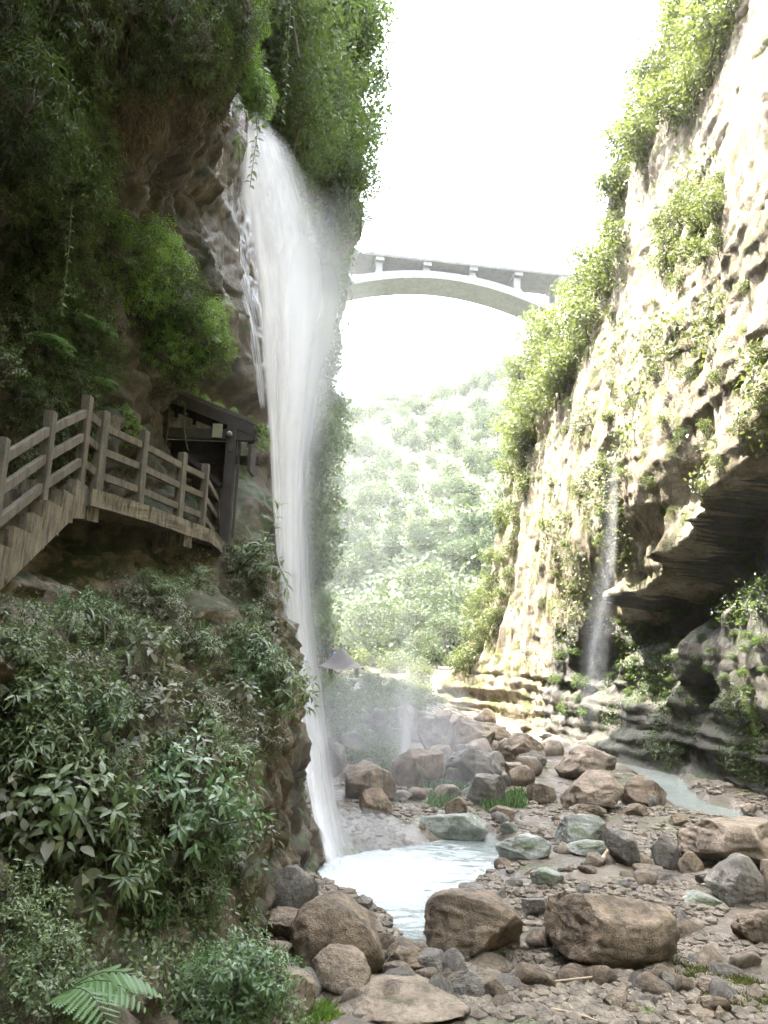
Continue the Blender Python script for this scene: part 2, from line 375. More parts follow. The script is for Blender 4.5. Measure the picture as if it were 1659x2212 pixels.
# water sheet
m, nt, b = newmat('water_mat'); L = nt.links
tc = nt.nodes.new('ShaderNodeTexCoord')
imp = on_plane(735, 1885)
sub = N(nt, 'ShaderNodeVectorMath', operation='DISTANCE'); L.new(tc.outputs['Object'], sub.inputs[0]); sub.inputs[1].default_value = (imp.x+0.3, imp.y, 0)
foam = math_(nt, 'SUBTRACT', 1.0, math_(nt, 'DIVIDE', sub.outputs['Value'], 7.5), True)
fn = noise(nt, 1.1, 8, 0.7, stretch=(1, 2.6, 1), dist=1.0)
fsum = math_(nt, 'ADD', math_(nt, 'MULTIPLY', foam, 0.85), math_(nt, 'SUBTRACT', fn, 0.5))
fm = ramp(nt, fsum, [(0.36, (0, 0, 0)), (0.78, (1, 1, 1))])
wc = ramp(nt, noise(nt, 0.35, 4), [(0.35, (0.13, 0.155, 0.135)), (0.65, (0.20, 0.235, 0.21))])
L.new(mixc(nt, fm, wc, (0.55, 0.60, 0.60)), b.inputs['Base Color'])
L.new(math_(nt, 'ADD', math_(nt, 'MULTIPLY', fm, 0.45), 0.10), b.inputs['Roughness'])
bump(nt, b, math_(nt, 'ADD', noise(nt, 3.2, 6, 0.6, stretch=(1, 2.2, 1)), math_(nt, 'MULTIPLY', noise(nt, 14, 4, 0.6, stretch=(1, 1.8, 1)), 0.4)), 0.8, 0.22)
wy = np.arange(7, 70, 0.25); wx = np.arange(-4, 16, 0.25); WX, WY = np.meshgrid(wx, wy, indexing='ij')
wp = np.stack([WX.ravel(), WY.ravel(), wlev(WY.ravel())], 1); dd = np.linalg.norm(wp[:, :2] - np.array([imp.x, imp.y]), axis=1)
wp[:, 2] += 0.03*fbm(wp*np.array([1.7, 2.6, 1]), 3, 31)*np.clip(2.4 - dd*0.3, 0.25, 2.4) - 0.02
o = obj('water', mesh_from('water', wp, grid_faces(len(wx), len(wy)), m)); tag(o, 'milky turquoise pool and stream with white foam under the fall', 'water', kind='structure')

# ------------------------------------------------------------------ cliffs
BV = {}
def sheet(name, V, nu, nv, mat, label, cat, kind='structure'):
    F = grid_faces(nu, nv); me = mesh_from(name, V, F, mat); o = obj(name, me); tag(o, label, cat, kind=kind)
    BV[name] = BVHTree.FromPolygons([tuple(v) for v in V.tolist()], F.tolist()); return o
def hit(names, px, py):
    d = ray(px, py); best = None
    for n in names:
        h = BV[n].ray_cast(CP, d)
        if h[0] is not None and (best is None or h[3] < best[2]): best = (h[0], h[1] if h[1].dot(d) < 0 else -h[1], h[3])
    return best
# --- near left cliff, a face that runs forward on the left from beside the camera to the fall
LO = np.array([-2.9, 6.0]); LT = np.array([0.227, 0.974]); LN = np.array([0.974, -0.227])
LC = [ # photo x, y, depth
 (0, 2212, 5.2), (200, 2212, 5.6), (400, 2230, 6.6), (560, 2212, 8.2), (-150, 2212, 4.4), (-300, 1500, 4.2), (-300, 800, 6.5),
 (0, 2050, 6.3), (170, 1950, 7.6), (330, 2030, 7.6), (500, 2050, 9.6), (545, 1990, 12.0),
 (0, 1850, 6.2), (250, 1830, 7.3), (400, 1850, 8.6), (500, 1830, 10.6), (565, 1880, 13.2),
 (0, 1600, 6.6), (200, 1600, 7.4), (350, 1600, 8.4), (480, 1600, 10.2), (575, 1650, 13.0), (600, 1580, 13.6),
 (0, 1400, 7.5), (200, 1400, 8.4), (350, 1370, 9.4), (500, 1330, 11.8), (590, 1400, 13.8), (570, 1300, 14.2), (615, 1480, 13.9),
 (0, 1270, 10.0), (120, 1240, 10.6), (250, 1250, 11.2), (350, 1230, 12.2), (440, 1230, 13.4), (540, 1200, 15.2),
 (0, 1050, 9.9), (100, 1000, 10.6), (180, 960, 11.0), (260, 1010, 11.8), (310, 1040, 12.6), (370, 1000, 16.6), (440, 1050, 16.6), (560, 1080, 16.6), (330, 900, 16.3), (420, 900, 17.0), (300, 880, 14.6),
 (0, 800, 9.4), (100, 780, 10.0), (200, 780, 10.8), (280, 800, 12.0), (350, 790, 13.2), (430, 800, 14.0), (480, 790, 16.0), (555, 850, 16.6),
 (0, 550, 9.4), (100, 520, 9.6), (200, 600, 11.2), (300, 640, 11.8), (400, 650, 12.8), (450, 700, 13.8), (500, 650, 16.4), (530, 700, 16.6),
 (50, 300, 8.4), (150, 300, 9.2), (230, 400, 12.6), (330, 430, 14.2), (420, 520, 15.2), (440, 420, 15.4), (460, 360, 16.0), (490, 480, 16.5), (380, 340, 13.6),
 (480, 300, 12.8), (500, 220, 11.8), (400, 250, 11.0), (300, 200, 9.8), (200, 150, 9.2), (50, 80, 8.2), (400, 60, 9.8), (520, 60, 11.0), (300, 0, 8.8), (490, -200, 10.2), (100, -200, 7.4), (300, -500, 7.6), (490, -500, 9.2),
 (520, 330, 17.0), (525, 260, 17.6), (600, 1000, 17.6), (640, 1700, 16.2), (665, 1780, 16.6), (690, 1880, 17.0), (640, 1850, 15.4), (600, 1960, 14.6), (625, 1600, 15.9), (610, 1300, 17.0),
]
pts = []; vals = []
for px, py, Y in LC:
    w = P(px, py, Y); q = np.array([w.x, w.y]) - LO
    pts.append((q @ LT, w.z)); vals.append(q @ LN)
for s_, z_, v_ in ((15, 0, -3.2), (15, 8, -4.2), (15, 16, -5.0), (15, 26, -7.0), (13, 22, -5.6), (10, 30, -4.5), (9.3, 19, -3.9), (9.5, 24, -4.3), (11, 14.5, -3.6), (12, 18, -4.8), (4, 30, -1.0), (-6, 20, 0.6), (-6, 8, 0.2), (-7, 0, 0.8), (17, 30, -9)):
    pts.append((s_, z_)); vals.append(v_)
lf = rbf(pts, vals, 0.12)
S = np.arange(-7, 17.6, 0.06); Z = np.arange(-0.6, 34, 0.065)
SS, ZZ = np.meshgrid(S, Z, indexing='ij'); q = np.stack([SS.ravel(), ZZ.ravel()], 1)
off = lf(q)
p3 = np.stack([LO[0] + LT[0]*q[:, 0] + LN[0]*off, LO[1] + LT[1]*q[:, 0] + LN[1]*off, q[:, 1]], 1)
d1, d2, cid = worley(p3*np.array([0.9, 0.9, 1.1]) + 0.3*fbm(p3*1.1, 3, 44)[:, None], 3)
crack = smooth(0.0, 0.16, d2 - d1)
disp = 0.34*fbm(p3*0.75, 5, 41, ridge=True) + 0.16*(cid - 0.5) - 0.12*(1 - crack) + 0.13*fbm(p3*np.array([3.5, 3.5, 1.8]), 4, 43, gain=0.6, ridge=True) + 0.04*fbm(p3*8, 2, 42)
dv = 0.16*fbm(p3*1.3 + 9, 4, 47)
# wet wall beside the fall: vertical fluting
wet = smooth(8.6, 9.6, q[:, 0])*smooth(5.0, 7.0, q[:, 1])
disp = disp*(1 - 0.55*wet) + wet*0.16*fbm(p3*np.array([2.4, 2.4, 0.25]), 4, 49, ridge=True)
p3[:, 0] += LN[0]*disp + LT[0]*dv; p3[:, 1] += LN[1]*disp + LT[1]*dv; p3[:, 2] += 0.10*fbm(p3*1.5 + 3, 3, 48)
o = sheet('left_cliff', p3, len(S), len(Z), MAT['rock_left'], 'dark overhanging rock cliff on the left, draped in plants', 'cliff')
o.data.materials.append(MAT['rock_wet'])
fc = p3[grid_faces(len(S), len(Z))[:, 0]]; fs = (fc[:, :2] - LO) @ LT
wetf = (fs + 0.5*fbm(fc*0.8, 2, 50) > 9.0)
rock_mat('rock_corner', (0.075, 0.057, 0.038), (0.145, 0.112, 0.074), (0.24, 0.19, 0.125), moss=(0.03, 0.034, 0.014), moss_amt=0.3, scale=1.8, streak=0.7, bstr=1.0, stain=(0.04, 0.032, 0.024))
o.data.materials.append(MAT['rock_corner'])
tanf = (fc[:, 2] + 0.5*fbm(fc*0.7, 2, 51) < 5.5) & ~wetf
o.data.polygons.foreach_set('material_index', np.where(tanf, 2, wetf).astype(np.int32))
# --- a function X(Y, z) cliffs
def xcliff(ctrl, extra, y0, y1, dy, z0, z1, dz, sm):
    pts = []; vals = []
    for px, py, Y in ctrl:
        w = P(px, py, Y); pts.append((w.y, w.z)); vals.append(w.x)
    for a, b_, c_ in extra: pts.append((a, b_)); vals.append(c_)
    f = rbf(pts, vals, sm); A = np.arange(y0, y1, dy); B = np.arange(z0, z1, dz); AA, BB = np.meshgrid(A, B, indexing='ij')
    q = np.stack([AA.ravel(), BB.ravel()], 1); return np.stack([f(q), q[:, 0], q[:, 1]], 1), len(A), len(B)
RC = [
 (1659, 1775, 26), (1480, 1700, 31), (1330, 1650, 36), (1200, 1600, 45), (1150, 1580, 52), (1000, 1560, 58), (910, 1540, 62),
 (1650, 1620, 27.5), (1500, 1600, 32.5), (1350, 1560, 37.5), (1260, 1520, 41),
 (1650, 1420, 26.6), (1500, 1440, 31.2), (1360, 1450, 36.8), (1560, 1330, 29.8), (1640, 1230, 27.2), (1450, 1350, 34.0),
 (1650, 1110, 29), (1550, 1200, 32.5), (1450, 1250, 35.5), (1380, 1310, 38.5), (1320, 1350, 40.5),
 (1659, 1000, 25.2), (1570, 1070, 27.2), (1500, 1125, 28.8), (1400, 1210, 32), (1310, 1285, 36.2),
 (1659, 800, 24.4), (1659, 500, 23.4), (1659, 200, 22.6), (1560, 900, 27.6), (1450, 1000, 31), (1380, 1100, 33.5), (1320, 1180, 37),
 (1560, 700, 28), (1450, 800, 32), (1350, 900, 36.5), (1300, 1050, 39), (1250, 1150, 42), (1260, 1350, 41.5),
 (1540, 450, 30), (1430, 600, 35), (1340, 720, 39.5), (1260, 900, 44), (1210, 1100, 46.5), (1210, 1300, 46), (1220, 1480, 44.5),
 (1560, 150, 31), (1480, 280, 35), (1400, 420, 39), (1340, 560, 43), (1290, 700, 48), (1160, 1300, 52), (1170, 1100, 53), (1150, 1450, 52),
 (1340, 380, 44), (1440, 100, 40), (1330, 470, 46), (1270, 620, 52), (1200, 760, 58), (1150, 880, 61), (1120, 1050, 61), (1100, 1250, 58), (1060, 1400, 58),
 (1145, 740, 65), (1112, 860, 65), (1098, 1050, 64), (1075, 1200, 63), (1045, 1330, 62), (1000, 1430, 61), (945, 1490, 62), (915, 1530, 63),
]
RX = [(50, 45, 22), (58, 42, 25), (70, 45, 33), (85, 42, 38), (95, 40, 42), (74, 30, 25), (74, 18, 20), (72, 8, 16), (72, 1, 12), (84, 10, 32), (95, 3, 38), (15, 0, 13), (15, 20, 14), (15, 45, 18), (28, 48, 17.5), (38, 48, 19), (95, 20, 42)]
p3, nu, nv = xcliff(RC, RX, 17, 90, 0.14, -0.6, 50, 0.13, 0.25)
low = smooth(6.0, 2.0, p3[:, 2])
rib = fbm(p3*np.array([0.6, 0.6, 0.03]) + 0.25*fbm(p3*0.15, 2, 56)[:, None], 4, 61, ridge=True)
bed = fbm(np.stack([p3[:, 1]*0.12 + p3[:, 0]*0.12, p3[:, 1]*0.03, p3[:, 2]*1.5 - p3[:, 1]*0.02], 1), 4, 62, ridge=True)
diag = fbm(np.stack([p3[:, 1]*0.5 + p3[:, 2]*0.62, p3[:, 2]*0.12 - p3[:, 1]*0.1, p3[:, 0]*0.2], 1), 4, 66, ridge=True)
near = smooth(42, 34, p3[:, 1])
drape = fbm(p3*np.array([1.3, 1.3, 0.09]) + 0.4*fbm(p3*0.4, 2, 60)[:, None], 4, 63, ridge=True)
shelf = smooth(0.15, 0.5, fbm(p3*np.array([0.16, 0.16, 0.22]), 3, 59))
disp = 0.62*rib*(1-0.7*low)*(1 - 0.55*near) + 0.6*bed*(0.08 + 0.92*low) + 0.14*near*(1-low)*diag + 0.13*drape + 0.22*shelf*(1-low) + 0.085*fbm(p3*np.array([2.6, 2.6, 0.5]), 5, 65, gain=0.55, ridge=True) + 0.045*fbm(p3*4.5, 3, 58, gain=0.6)
zl = p3[:, 2] + 0.5*fbm(p3*0.22, 3, 52) + 0.05*p3[:, 1]
lay = np.floor(zl/0.85); fr = zl/0.85 - lay; one_ = np.zeros(len(lay), np.int64)
loff = _hash(lay.astype(np.int64), one_, one_, 5) - 0.5
blk = np.floor(p3[:, 1]/1.7 + 7*loff + 0.25*fbm(p3*0.8, 2, 50)); boff = _hash(lay.astype(np.int64), blk.astype(np.int64), one_, 9) - 0.5
patch = smooth(-0.25, 0.15, fbm(p3*0.13, 2, 49))
disp = disp + (0.30 + 0.70*near)*(0.45 + 0.55*patch)*(1-low)*(0.16*loff + 0.09*boff + 0.07*(1 - fr)**3)
lipw = np.array([P(*t)[:] for t in ((1800, 900, 22.8), (1659, 1005, 25.2), (1570, 1075, 27.2), (1500, 1130, 28.8), (1400, 1215, 32), (1310, 1290, 36.2), (1290, 1330, 38.5))])
lz = np.interp(p3[:, 1], lipw[:, 1], lipw[:, 2]) + 0.35*fbm(p3*np.array([0.0, 1.1, 0.0]) + 5, 3, 57)
ud = lz - p3[:, 2]; hh = np.interp(p3[:, 1], [22, 26, 30, 34, 38, 40], [3.4, 3.4, 3.6, 3.4, 2.7, 1.6])
under = smooth(-0.05, 0.35, ud)*smooth(hh, hh*0.45, ud)*smooth(40.0, 37.5, p3[:, 1])
disp = disp*(1 - 0.85*under) - under*2.1 + 0.7*smooth(2.2, 0.0, np.abs(ud + 0.6))*smooth(38, 34, p3[:, 1])*(1 - under)
p3[:, 0] -= disp; p3[:, 1] += 0.3*fbm(p3*0.7+4, 3, 67); p3[:, 2] += 0.2*fbm(p3*0.9+8, 3, 68)
# small caves eroded into the wall
for px, py, Y, rad, dep in ((1560, 505, 30, 1.1, 1.8), (1548, 787, 29, 0.55, 1.2), (1560, 1490, 31, 1.0, 1.2), (1345, 967, 37, 0.7, 1.2), (1320, 1440, 40, 1.6, 1.4), (1440, 1460, 35, 1.6, 1.0)):
    c_ = np.array(P(px, py, Y)[:]); r_ = np.linalg.norm((p3[:, 1:] - c_[1:])*np.array([0.6, 1.0]), axis=1) + 0.3*fbm(p3*1.4, 2, 69)
    p3[:, 0] += dep*smooth(rad, rad*0.4, r_)
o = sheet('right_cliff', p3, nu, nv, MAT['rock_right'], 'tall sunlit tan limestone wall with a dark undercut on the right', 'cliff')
rock_mat('rock_seep_shade', (0.04, 0.036, 0.029), (0.08, 0.072, 0.058), (0.14, 0.127, 0.10), moss=(0.035, 0.045, 0.018), moss_amt=0.35, scale=0.9, streak=0.6, rough=0.5, bstr=1.0, up=0.2)  # damp rock below the lip, its colours darkened further for the undercut's shade
o.data.materials.append(MAT['rock_seep_shade'])
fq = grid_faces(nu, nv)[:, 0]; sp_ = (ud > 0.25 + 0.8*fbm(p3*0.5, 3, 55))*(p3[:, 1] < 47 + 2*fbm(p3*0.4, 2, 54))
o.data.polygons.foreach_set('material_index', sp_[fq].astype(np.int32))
# --- far left wall behind the fall
FC = [(630, 1450, 40), (640, 1300, 40), (655, 1100, 40), (690, 900, 41), (712, 740, 42), (735, 600, 42), (765, 480, 42), (770, 350, 42), (740, 200, 40), (760, 80, 40), (770, -100, 40),
      (600, 1300, 30), (620, 900, 30), (620, 500, 30), (640, 200, 30), (640, 0, 30), (640, -200, 30), (690, 1430, 67), (690, 1250, 67), (692, 1050, 66), (700, 900, 66), (680, 760, 66)]
FX = [(18, 0, -4.5), (18, 20, -5.5), (18, 50, -5), (50, 20, -6.5), (50, 35, -5), (52, 4, -6.5), (55, 50, -9), (80, 0, -6), (85, 20, -12), (70, 35, -14), (65, 50, -18), (45, 50, -2.6), (40, 56, -3)]
p3, nu, nv = xcliff(FC, FX, 17.5, 90, 0.3, -0.5, 54, 0.3, 0.3)
p3[:, 0] += 0.9*fbm(p3*0.25, 5, 71, ridge=True) + 0.25*fbm(p3*1.1, 3, 72); p3[:, 1] += 0.4*fbm(p3*0.5+3, 3, 73)
top = np.interp(p3[:, 1], [17, 34, 43, 50, 58, 66, 90], [46, 44, 42, 37, 33.5, 28, 15]) + 1.5*fbm(p3*0.2, 2, 74)
ex = np.maximum(0, p3[:, 2] - top); p3[:, 0] -= ex*2.0; p3[:, 2] -= ex*0.8
sheet('far_left_cliff', p3, nu, nv, MAT['rock_far_left'], 'shaded plant-covered wall behind the waterfall', 'cliff')
# --- the gorge goes on behind the viewer: unseen walls and closing slope, added to cut sky light
tt = np.linspace(0, 1, 150); zz_ = np.arange(-0.5, 48, 0.8)
plan = np.array([(-5.5, 4), (-6.2, -2), (-8, -12), (-9, -24), (-5, -36), (3, -42), (12, -38), (17, -28), (16, -14), (14.5, 0), (14, 12), (13.6, 19)], float)
cu = np.concatenate([[0], np.cumsum(np.linalg.norm(np.diff(plan, axis=0), axis=1))]); cu /= cu[-1]
cxy = np.stack([np.interp(tt, cu, plan[:, k]) for k in (0, 1)], 1)
nn_ = np.gradient(cxy, axis=0); nn_ = np.stack([nn_[:, 1], -nn_[:, 0]], 1); nn_ /= np.linalg.norm(nn_, axis=1, keepdims=True)
TT, ZZ2 = np.meshgrid(np.arange(len(tt)), zz_, indexing='ij'); ti = TT.ravel(); zq = ZZ2.ravel()
p3 = np.stack([cxy[ti, 0], cxy[ti, 1], zq], 1); dq = 1.6*fbm(p3*0.2, 5, 77, ridge=True) + 0.10*zq
p3[:, 0] += nn_[ti, 0]*dq*1.0; p3[:, 1] += nn_[ti, 1]*dq*1.0
sheet('unseen_rear_cliff', p3, len(tt), len(zz_), MAT['rock_far_left'], 'unseen overgrown gorge walls added behind the viewer to cut sky light', 'cliff')
# --- hillside closing the valley
yy = np.concatenate([np.arange(84, 200, 2.0), np.arange(200, 470, 4.0)]); xx = np.arange(-170, 230, 4.0)
HX, HY = np.meshgrid(xx, yy, indexing='ij'); hx = HX.ravel(); hy = HY.ravel()
def hill_z(x, y):
    z = np.interp(y, [84, 95, 108, 130, 160, 200, 260, 310, 350, 400, 470], [1.5, 5, 11, 22, 36, 55, 85, 104, 116, 120, 112])
    p = np.stack([x, y, 0*x], 1)
    z = z*(1 + 0.10*np.sin(x*0.018 + 0.3)) + smooth(100, 200, y)*(9*fbm(p*0.012, 3, 81, ridge=True) + 5*fbm(p*0.03, 3, 82)) + smooth(10, 70, x)*smooth(120, 300, y)*10
    return z
hp = np.stack([hx, hy, hill_z(hx, hy)], 1)
plain('hill_soil', (0.045, 0.055, 0.022), 0.95, 0.4, 0.2)
sheet('hillside', hp, len(xx), len(yy), MAT['hill_soil'], 'forested hillside closing the valley beneath the bridge', 'hillside')

T_HI = (np.array([(0, 0, 0), (-.40, .26, .05), (0, .28, 0), (.40, .26, .05), (-.42, .56, .03), (0, .6, -.02), (.42, .56, .03), (0, 1, -.16)]),
        np.array([(0, 2, 1), (0, 3, 2), (1, 2, 5), (1, 5, 4), (2, 3, 6), (2, 6, 5), (4, 5, 7), (5, 6, 7)]))
T_LO = (np.array([(0, 0, 0), (-.5, .45, .06), (0, 1, -.1), (.5, .45, .06)]), np.array([(0, 2, 1), (0, 3, 2)]))
def norm(a): return a / (np.linalg.norm(a, axis=1, keepdims=True) + 1e-9)
def leaf_geo(pos, dr, up, ln, wr, tmpl=T_LO, lv=None, rng=RNG):
    tv, tf = tmpl; n = len(pos); dr = norm(dr); sd = norm(np.cross(dr, up)); nr = np.cross(sd, dr)
    wr = np.broadcast_to(np.asarray(wr, float), (n,)); ln = np.broadcast_to(np.asarray(ln, float), (n,))
    V = pos[:, None] + ln[:, None, None]*(tv[None, :, 0:1]*wr[:, None, None]*sd[:, None] + tv[None, :, 1:2]*dr[:, None] + tv[None, :, 2:3]*nr[:, None])
    F = (tf[None] + (np.arange(n)*len(tv))[:, None, None]).reshape(-1, 3)
    lv = rng.random(n) if lv is None else lv
    return V.reshape(-1, 3), F, np.repeat(lv, len(tv))
# ------------------------------------------------------------------ waterfalls
def water_curtain(name, dens, streak, edge, seed, bright=0.95, vs=0.35, us=9.0, fade=None):
    m, nt, b = newmat(name); L = nt.links
    ua = N(nt, 'ShaderNodeAttribute', attribute_name='u').outputs['Fac']; va = N(nt, 'ShaderNodeAttribute', attribute_name='v').outputs['Fac']
    cb = nt.nodes.new('ShaderNodeCombineXYZ'); L.new(math_(nt, 'MULTIPLY', ua, us), cb.inputs[0]); L.new(math_(nt, 'MULTIPLY', va, vs), cb.inputs[1]); cb.inputs[2].default_value = seed*3.7
    n1 = N(nt, 'ShaderNodeTexNoise', Scale=1.0, Detail=7, Roughness=0.62, Distortion=0.25); L.new(cb.outputs[0], n1.inputs['Vector'])
    cb2 = nt.nodes.new('ShaderNodeCombineXYZ'); L.new(math_(nt, 'MULTIPLY', ua, us*0.45), cb2.inputs[0]); L.new(math_(nt, 'MULTIPLY', va, vs*2.4), cb2.inputs[1]); cb2.inputs[2].default_value = seed
    n2 = N(nt, 'ShaderNodeTexNoise', Scale=1.0, Detail=4, Roughness=0.6, Distortion=0.6); L.new(cb2.outputs[0], n2.inputs['Vector'])
    sp = ramp(nt, math_(nt, 'ADD', math_(nt, 'MULTIPLY', n1.outputs[0], 0.6), math_(nt, 'MULTIPLY', n2.outputs[0], 0.4)), [(0.5 - streak, (0, 0, 0)), (0.5 + streak, (1, 1, 1))])
    ea = N(nt, 'ShaderNodeAttribute', attribute_name='soft').outputs['Fac']
    # soft edges broken up by the noise
    e2 = math_(nt, 'ADD', ea, math_(nt, 'MULTIPLY', math_(nt, 'SUBTRACT', sp, 1.0), edge), True)
    al = math_(nt, 'MULTIPLY', math_(nt, 'MULTIPLY', e2, dens), math_(nt, 'ADD', math_(nt, 'MULTIPLY', sp, 0.45), 0.55), True)
    df = nt.nodes.new('ShaderNodeBsdfDiffuse'); df.inputs[0].default_value = (bright, bright, bright, 1)
    tl = nt.nodes.new('ShaderNodeBsdfTranslucent'); tl.inputs[0].default_value = (bright, bright, bright, 1)
    mx = nt.nodes.new('ShaderNodeMixShader'); mx.inputs[0].default_value = 0.75; L.new(df.outputs[0], mx.inputs[1]); L.new(tl.outputs[0], mx.inputs[2])
    tp = nt.nodes.new('ShaderNodeBsdfTransparent'); m2 = nt.nodes.new('ShaderNodeMixShader'); L.new(al, m2.inputs[0]); L.new(tp.outputs[0], m2.inputs[1]); L.new(mx.outputs[0], m2.inputs[2])
    L.new(m2.outputs[0], nt.nodes['Material Output'].inputs[0]); return m
def fall_sheet(name, rows, mat, parent, bulge=0.4, nu=28, nv=120, ptop=0.06, pbot=0.05, lump=0.06, seed=1, esoft=0.45):
    """rows: (photo y, photo x left, photo x right, depth) measured along the fall; a curved sheet of falling water"""
    rows = np.array(rows, float); t = np.linspace(rows[0, 0], rows[-1, 0], nv)
    xl = np.interp(t, rows[:, 0], rows[:, 1]); xr = np.interp(t, rows[:, 0], rows[:, 2]); dp = np.interp(t, rows[:, 0], rows[:, 3])
    k = np.ones(9)/9
    for a in (xl, xr, dp): a[4:-4] = np.convolve(a, k, 'valid')
    u = np.linspace(0, 1, nu); V = []; U = []; VV = []; SO = []
    dist = 0; last = None
    for i in range(nv):
        a = P(xl[i], t[i], dp[i]); b_ = P(xr[i], t[i], dp[i])
        if last is not None: dist += (a - last).length
        last = a; f = i/(nv-1)
        for uu in u:
            p = a.lerp(b_, uu); p.y -= bulge*math.sin(math.pi*uu)*min(1, f*4+0.2)
            V.append(p); U.append(uu); VV.append(dist)
            e = min(1, uu/esoft, (1-uu)/esoft); e = e*e*(3-2*e)
            SO.append(e*min(1, f/ptop if ptop else 1)*min(1, (1-f)/pbot if pbot else 1))
    V = np.array([v[:] for v in V]); V[:, 1] += lump*fbm(V*np.array([1.5, 1.5, 0.5]), 3, seed)
    return obj(name, mesh_from(name, V, grid_faces(nv, nu), mat, attr={'u': U, 'v': VV, 'soft': SO}), parent)
MAIN = [(225, 505, 585, 17.6), (300, 492, 632, 17.4), (360, 490, 668, 17.2), (450, 502, 704, 17.0), (540, 522, 720, 16.9), (620, 536, 726, 16.8), (720, 550, 718, 16.8), (820, 562, 702, 16.9), (950, 574, 676, 17.0), (1100, 582, 668, 17.1), (1300, 589, 672, 17.2), (1450, 612, 690, 17.3), (1600, 638, 708, 17.4), (1750, 668, 728, 17.5), (1850, 688, 752, 17.6), (1915, 700, 775, 17.6)]
MAIN = np.array(MAIN)
def adj(l, r, dd, lo=None):
    a = MAIN.copy(); w = a[:, 2] - a[:, 1]; x0 = a[:, 1] + l*w; rr_ = 1 + (r - 1)*np.interp(a[:, 0], [700, 1000, 1915], [1, 0.45, 0.7]); x1 = a[:, 1] + (rr_ if r > 1 else r)*w; a[:, 1] = x0; a[:, 2] = x1; a[:, 3] += dd
    if lo: a = a[(a[:, 0] >= lo[0]) & (a[:, 0] <= lo[1])]
    return a
wf = empty('waterfall', P(735, 1890, 17.6), 'tall white waterfall leaping off the left overhang into the pool', 'waterfall'); wf['kind'] = 'structure'
WI = wf.matrix_basis.inverted()
def reparent(o, par): o.location = -par.location
c1 = water_curtain('water_core', 0.95, 0.17, 0.35, 1, us=7, vs=0.2)
c2 = water_curtain('water_veil', 0.72, 0.22, 0.6, 2, us=8, vs=0.22)
c3 = water_curtain('water_mist', 0.52, 0.36, 0.35, 3, us=3.5, vs=0.10)
c5 = water_curtain('water_thin', 0.45, 0.36, 0.2, 5, us=3, vs=0.10)
c6 = water_curtain('water_trickle', 0.22, 0.36, 0.3, 6, us=3, vs=0.10)
c4 = water_curtain('water_drips', 0.8, 0.10, 0.75, 4, us=34, vs=0.5)
core = MAIN.copy(); core[:, 2] = np.interp(core[:, 0], [225, 350, 450, 550, 650, 800, 950, 1300, 1600, 1915], [572, 640, 672, 676, 660, 636, 630, 642, 694, 772]); core[:, 1] += 4
for nm, rows, mt, kw in (
    ('core_sheet', core, c1, dict(bulge=0.5, esoft=0.34, seed=2)),
    ('core_sheet', adj(0.02, 0.8, 0.35), c1, dict(bulge=0.4, esoft=0.3, seed=3)),
    ('veil', adj(-0.02, 1.06, -0.25), c2, dict(bulge=0.7, esoft=0.5, seed=4)),
    ('veil', adj(0.0, 1.12, 0.6), c2, dict(bulge=0.4, esoft=0.5, seed=5)),
    ('spray_veil', adj(0.25, 1.55, 0.1, (360, 1915)), c3, dict(bulge=0.6, esoft=0.5, ptop=0.2, seed=6)),
    ('spray_veil', adj(0.05, 1.35, -0.5, (300, 1915)), c3, dict(bulge=0.7, esoft=0.5, ptop=0.2, seed=9)),
    ('spray_veil', adj(0.15, 1.9, 1.2, (540, 1915)), c3, dict(bulge=0.6, esoft=0.5, ptop=0.3, seed=7)),
    ('drip_curtain', [(342, 440, 520, 16.9), (450, 446, 524, 16.8), (560, 485, 540, 16.7), (700, 530, 562, 16.6), (900, 562, 582, 16.6)], c4, dict(bulge=0.05, esoft=0.3, seed=8)),
):
    reparent(fall_sheet(nm, rows, mt, wf, **kw), wf)
def droplets(n, rows, depth, seed, par, size=(0.05, 0.16), side=1.0):
    rng = np.random.default_rng(seed); rows = np.array(rows, float); t = rows[0, 0] + (rows[-1, 0] - rows[0, 0])*rng.random(n)
    xl = np.interp(t, rows[:, 0], rows[:, 1]); xr = np.interp(t, rows[:, 0], rows[:, 2]); dp = np.interp(t, rows[:, 0], rows[:, 3])
    u = rng.beta(1.3, 1.7, n)*side; pos = np.array([P(xl[i] + (xr[i]-xl[i])*u[i], t[i], dp[i] + depth*(rng.random() - 0.5))[:] for i in range(n)])
    d = norm(np.stack([rng.normal(size=n)*0.10 + 0.12, rng.normal(size=n)*0.1, -np.ones(n)], 1)); ln = rng.uniform(size[0], size[1], n)
    V, F, lv = leaf_geo(pos, d, rng.normal(size=(n, 3)), ln, 0.075, T_LO, rng=rng)
    o = obj('droplets', mesh_from('droplets', V, F, MAT['drop_water'], attr={'lv': lv}), par); o['kind'] = 'stuff'; reparent(o, par)
m, nt, b = newmat('drop_water'); b.inputs['Base Color'].default_value = (0.9, 0.92, 0.94, 1); b.inputs['Roughness'].default_value = 0.3
tr = nt.nodes.new('ShaderNodeBsdfTranslucent'); tr.inputs[0].default_value = (0.92, 0.94, 0.96, 1); mx = nt.nodes.new('ShaderNodeMixShader'); mx.inputs[0].default_value = 0.6
nt.links.new(b.outputs[0], mx.inputs[1]); nt.links.new(tr.outputs[0], mx.inputs[2]); nt.links.new(mx.outputs[0], nt.nodes['Material Output'].inputs[0])
o = fall_sheet('thin_spray_fall', [(1150, 846, 912, 27), (1300, 842, 914, 27), (1500, 836, 918, 27), (1650, 830, 918, 27), (1800, 820, 922, 27), (1850, 805, 935, 27)], c5, None, bulge=0.3, esoft=0.5, ptop=0.65, pbot=0.1, seed=11)
tag(o, 'faint thin column of falling spray behind the pool', 'waterfall', kind='structure')
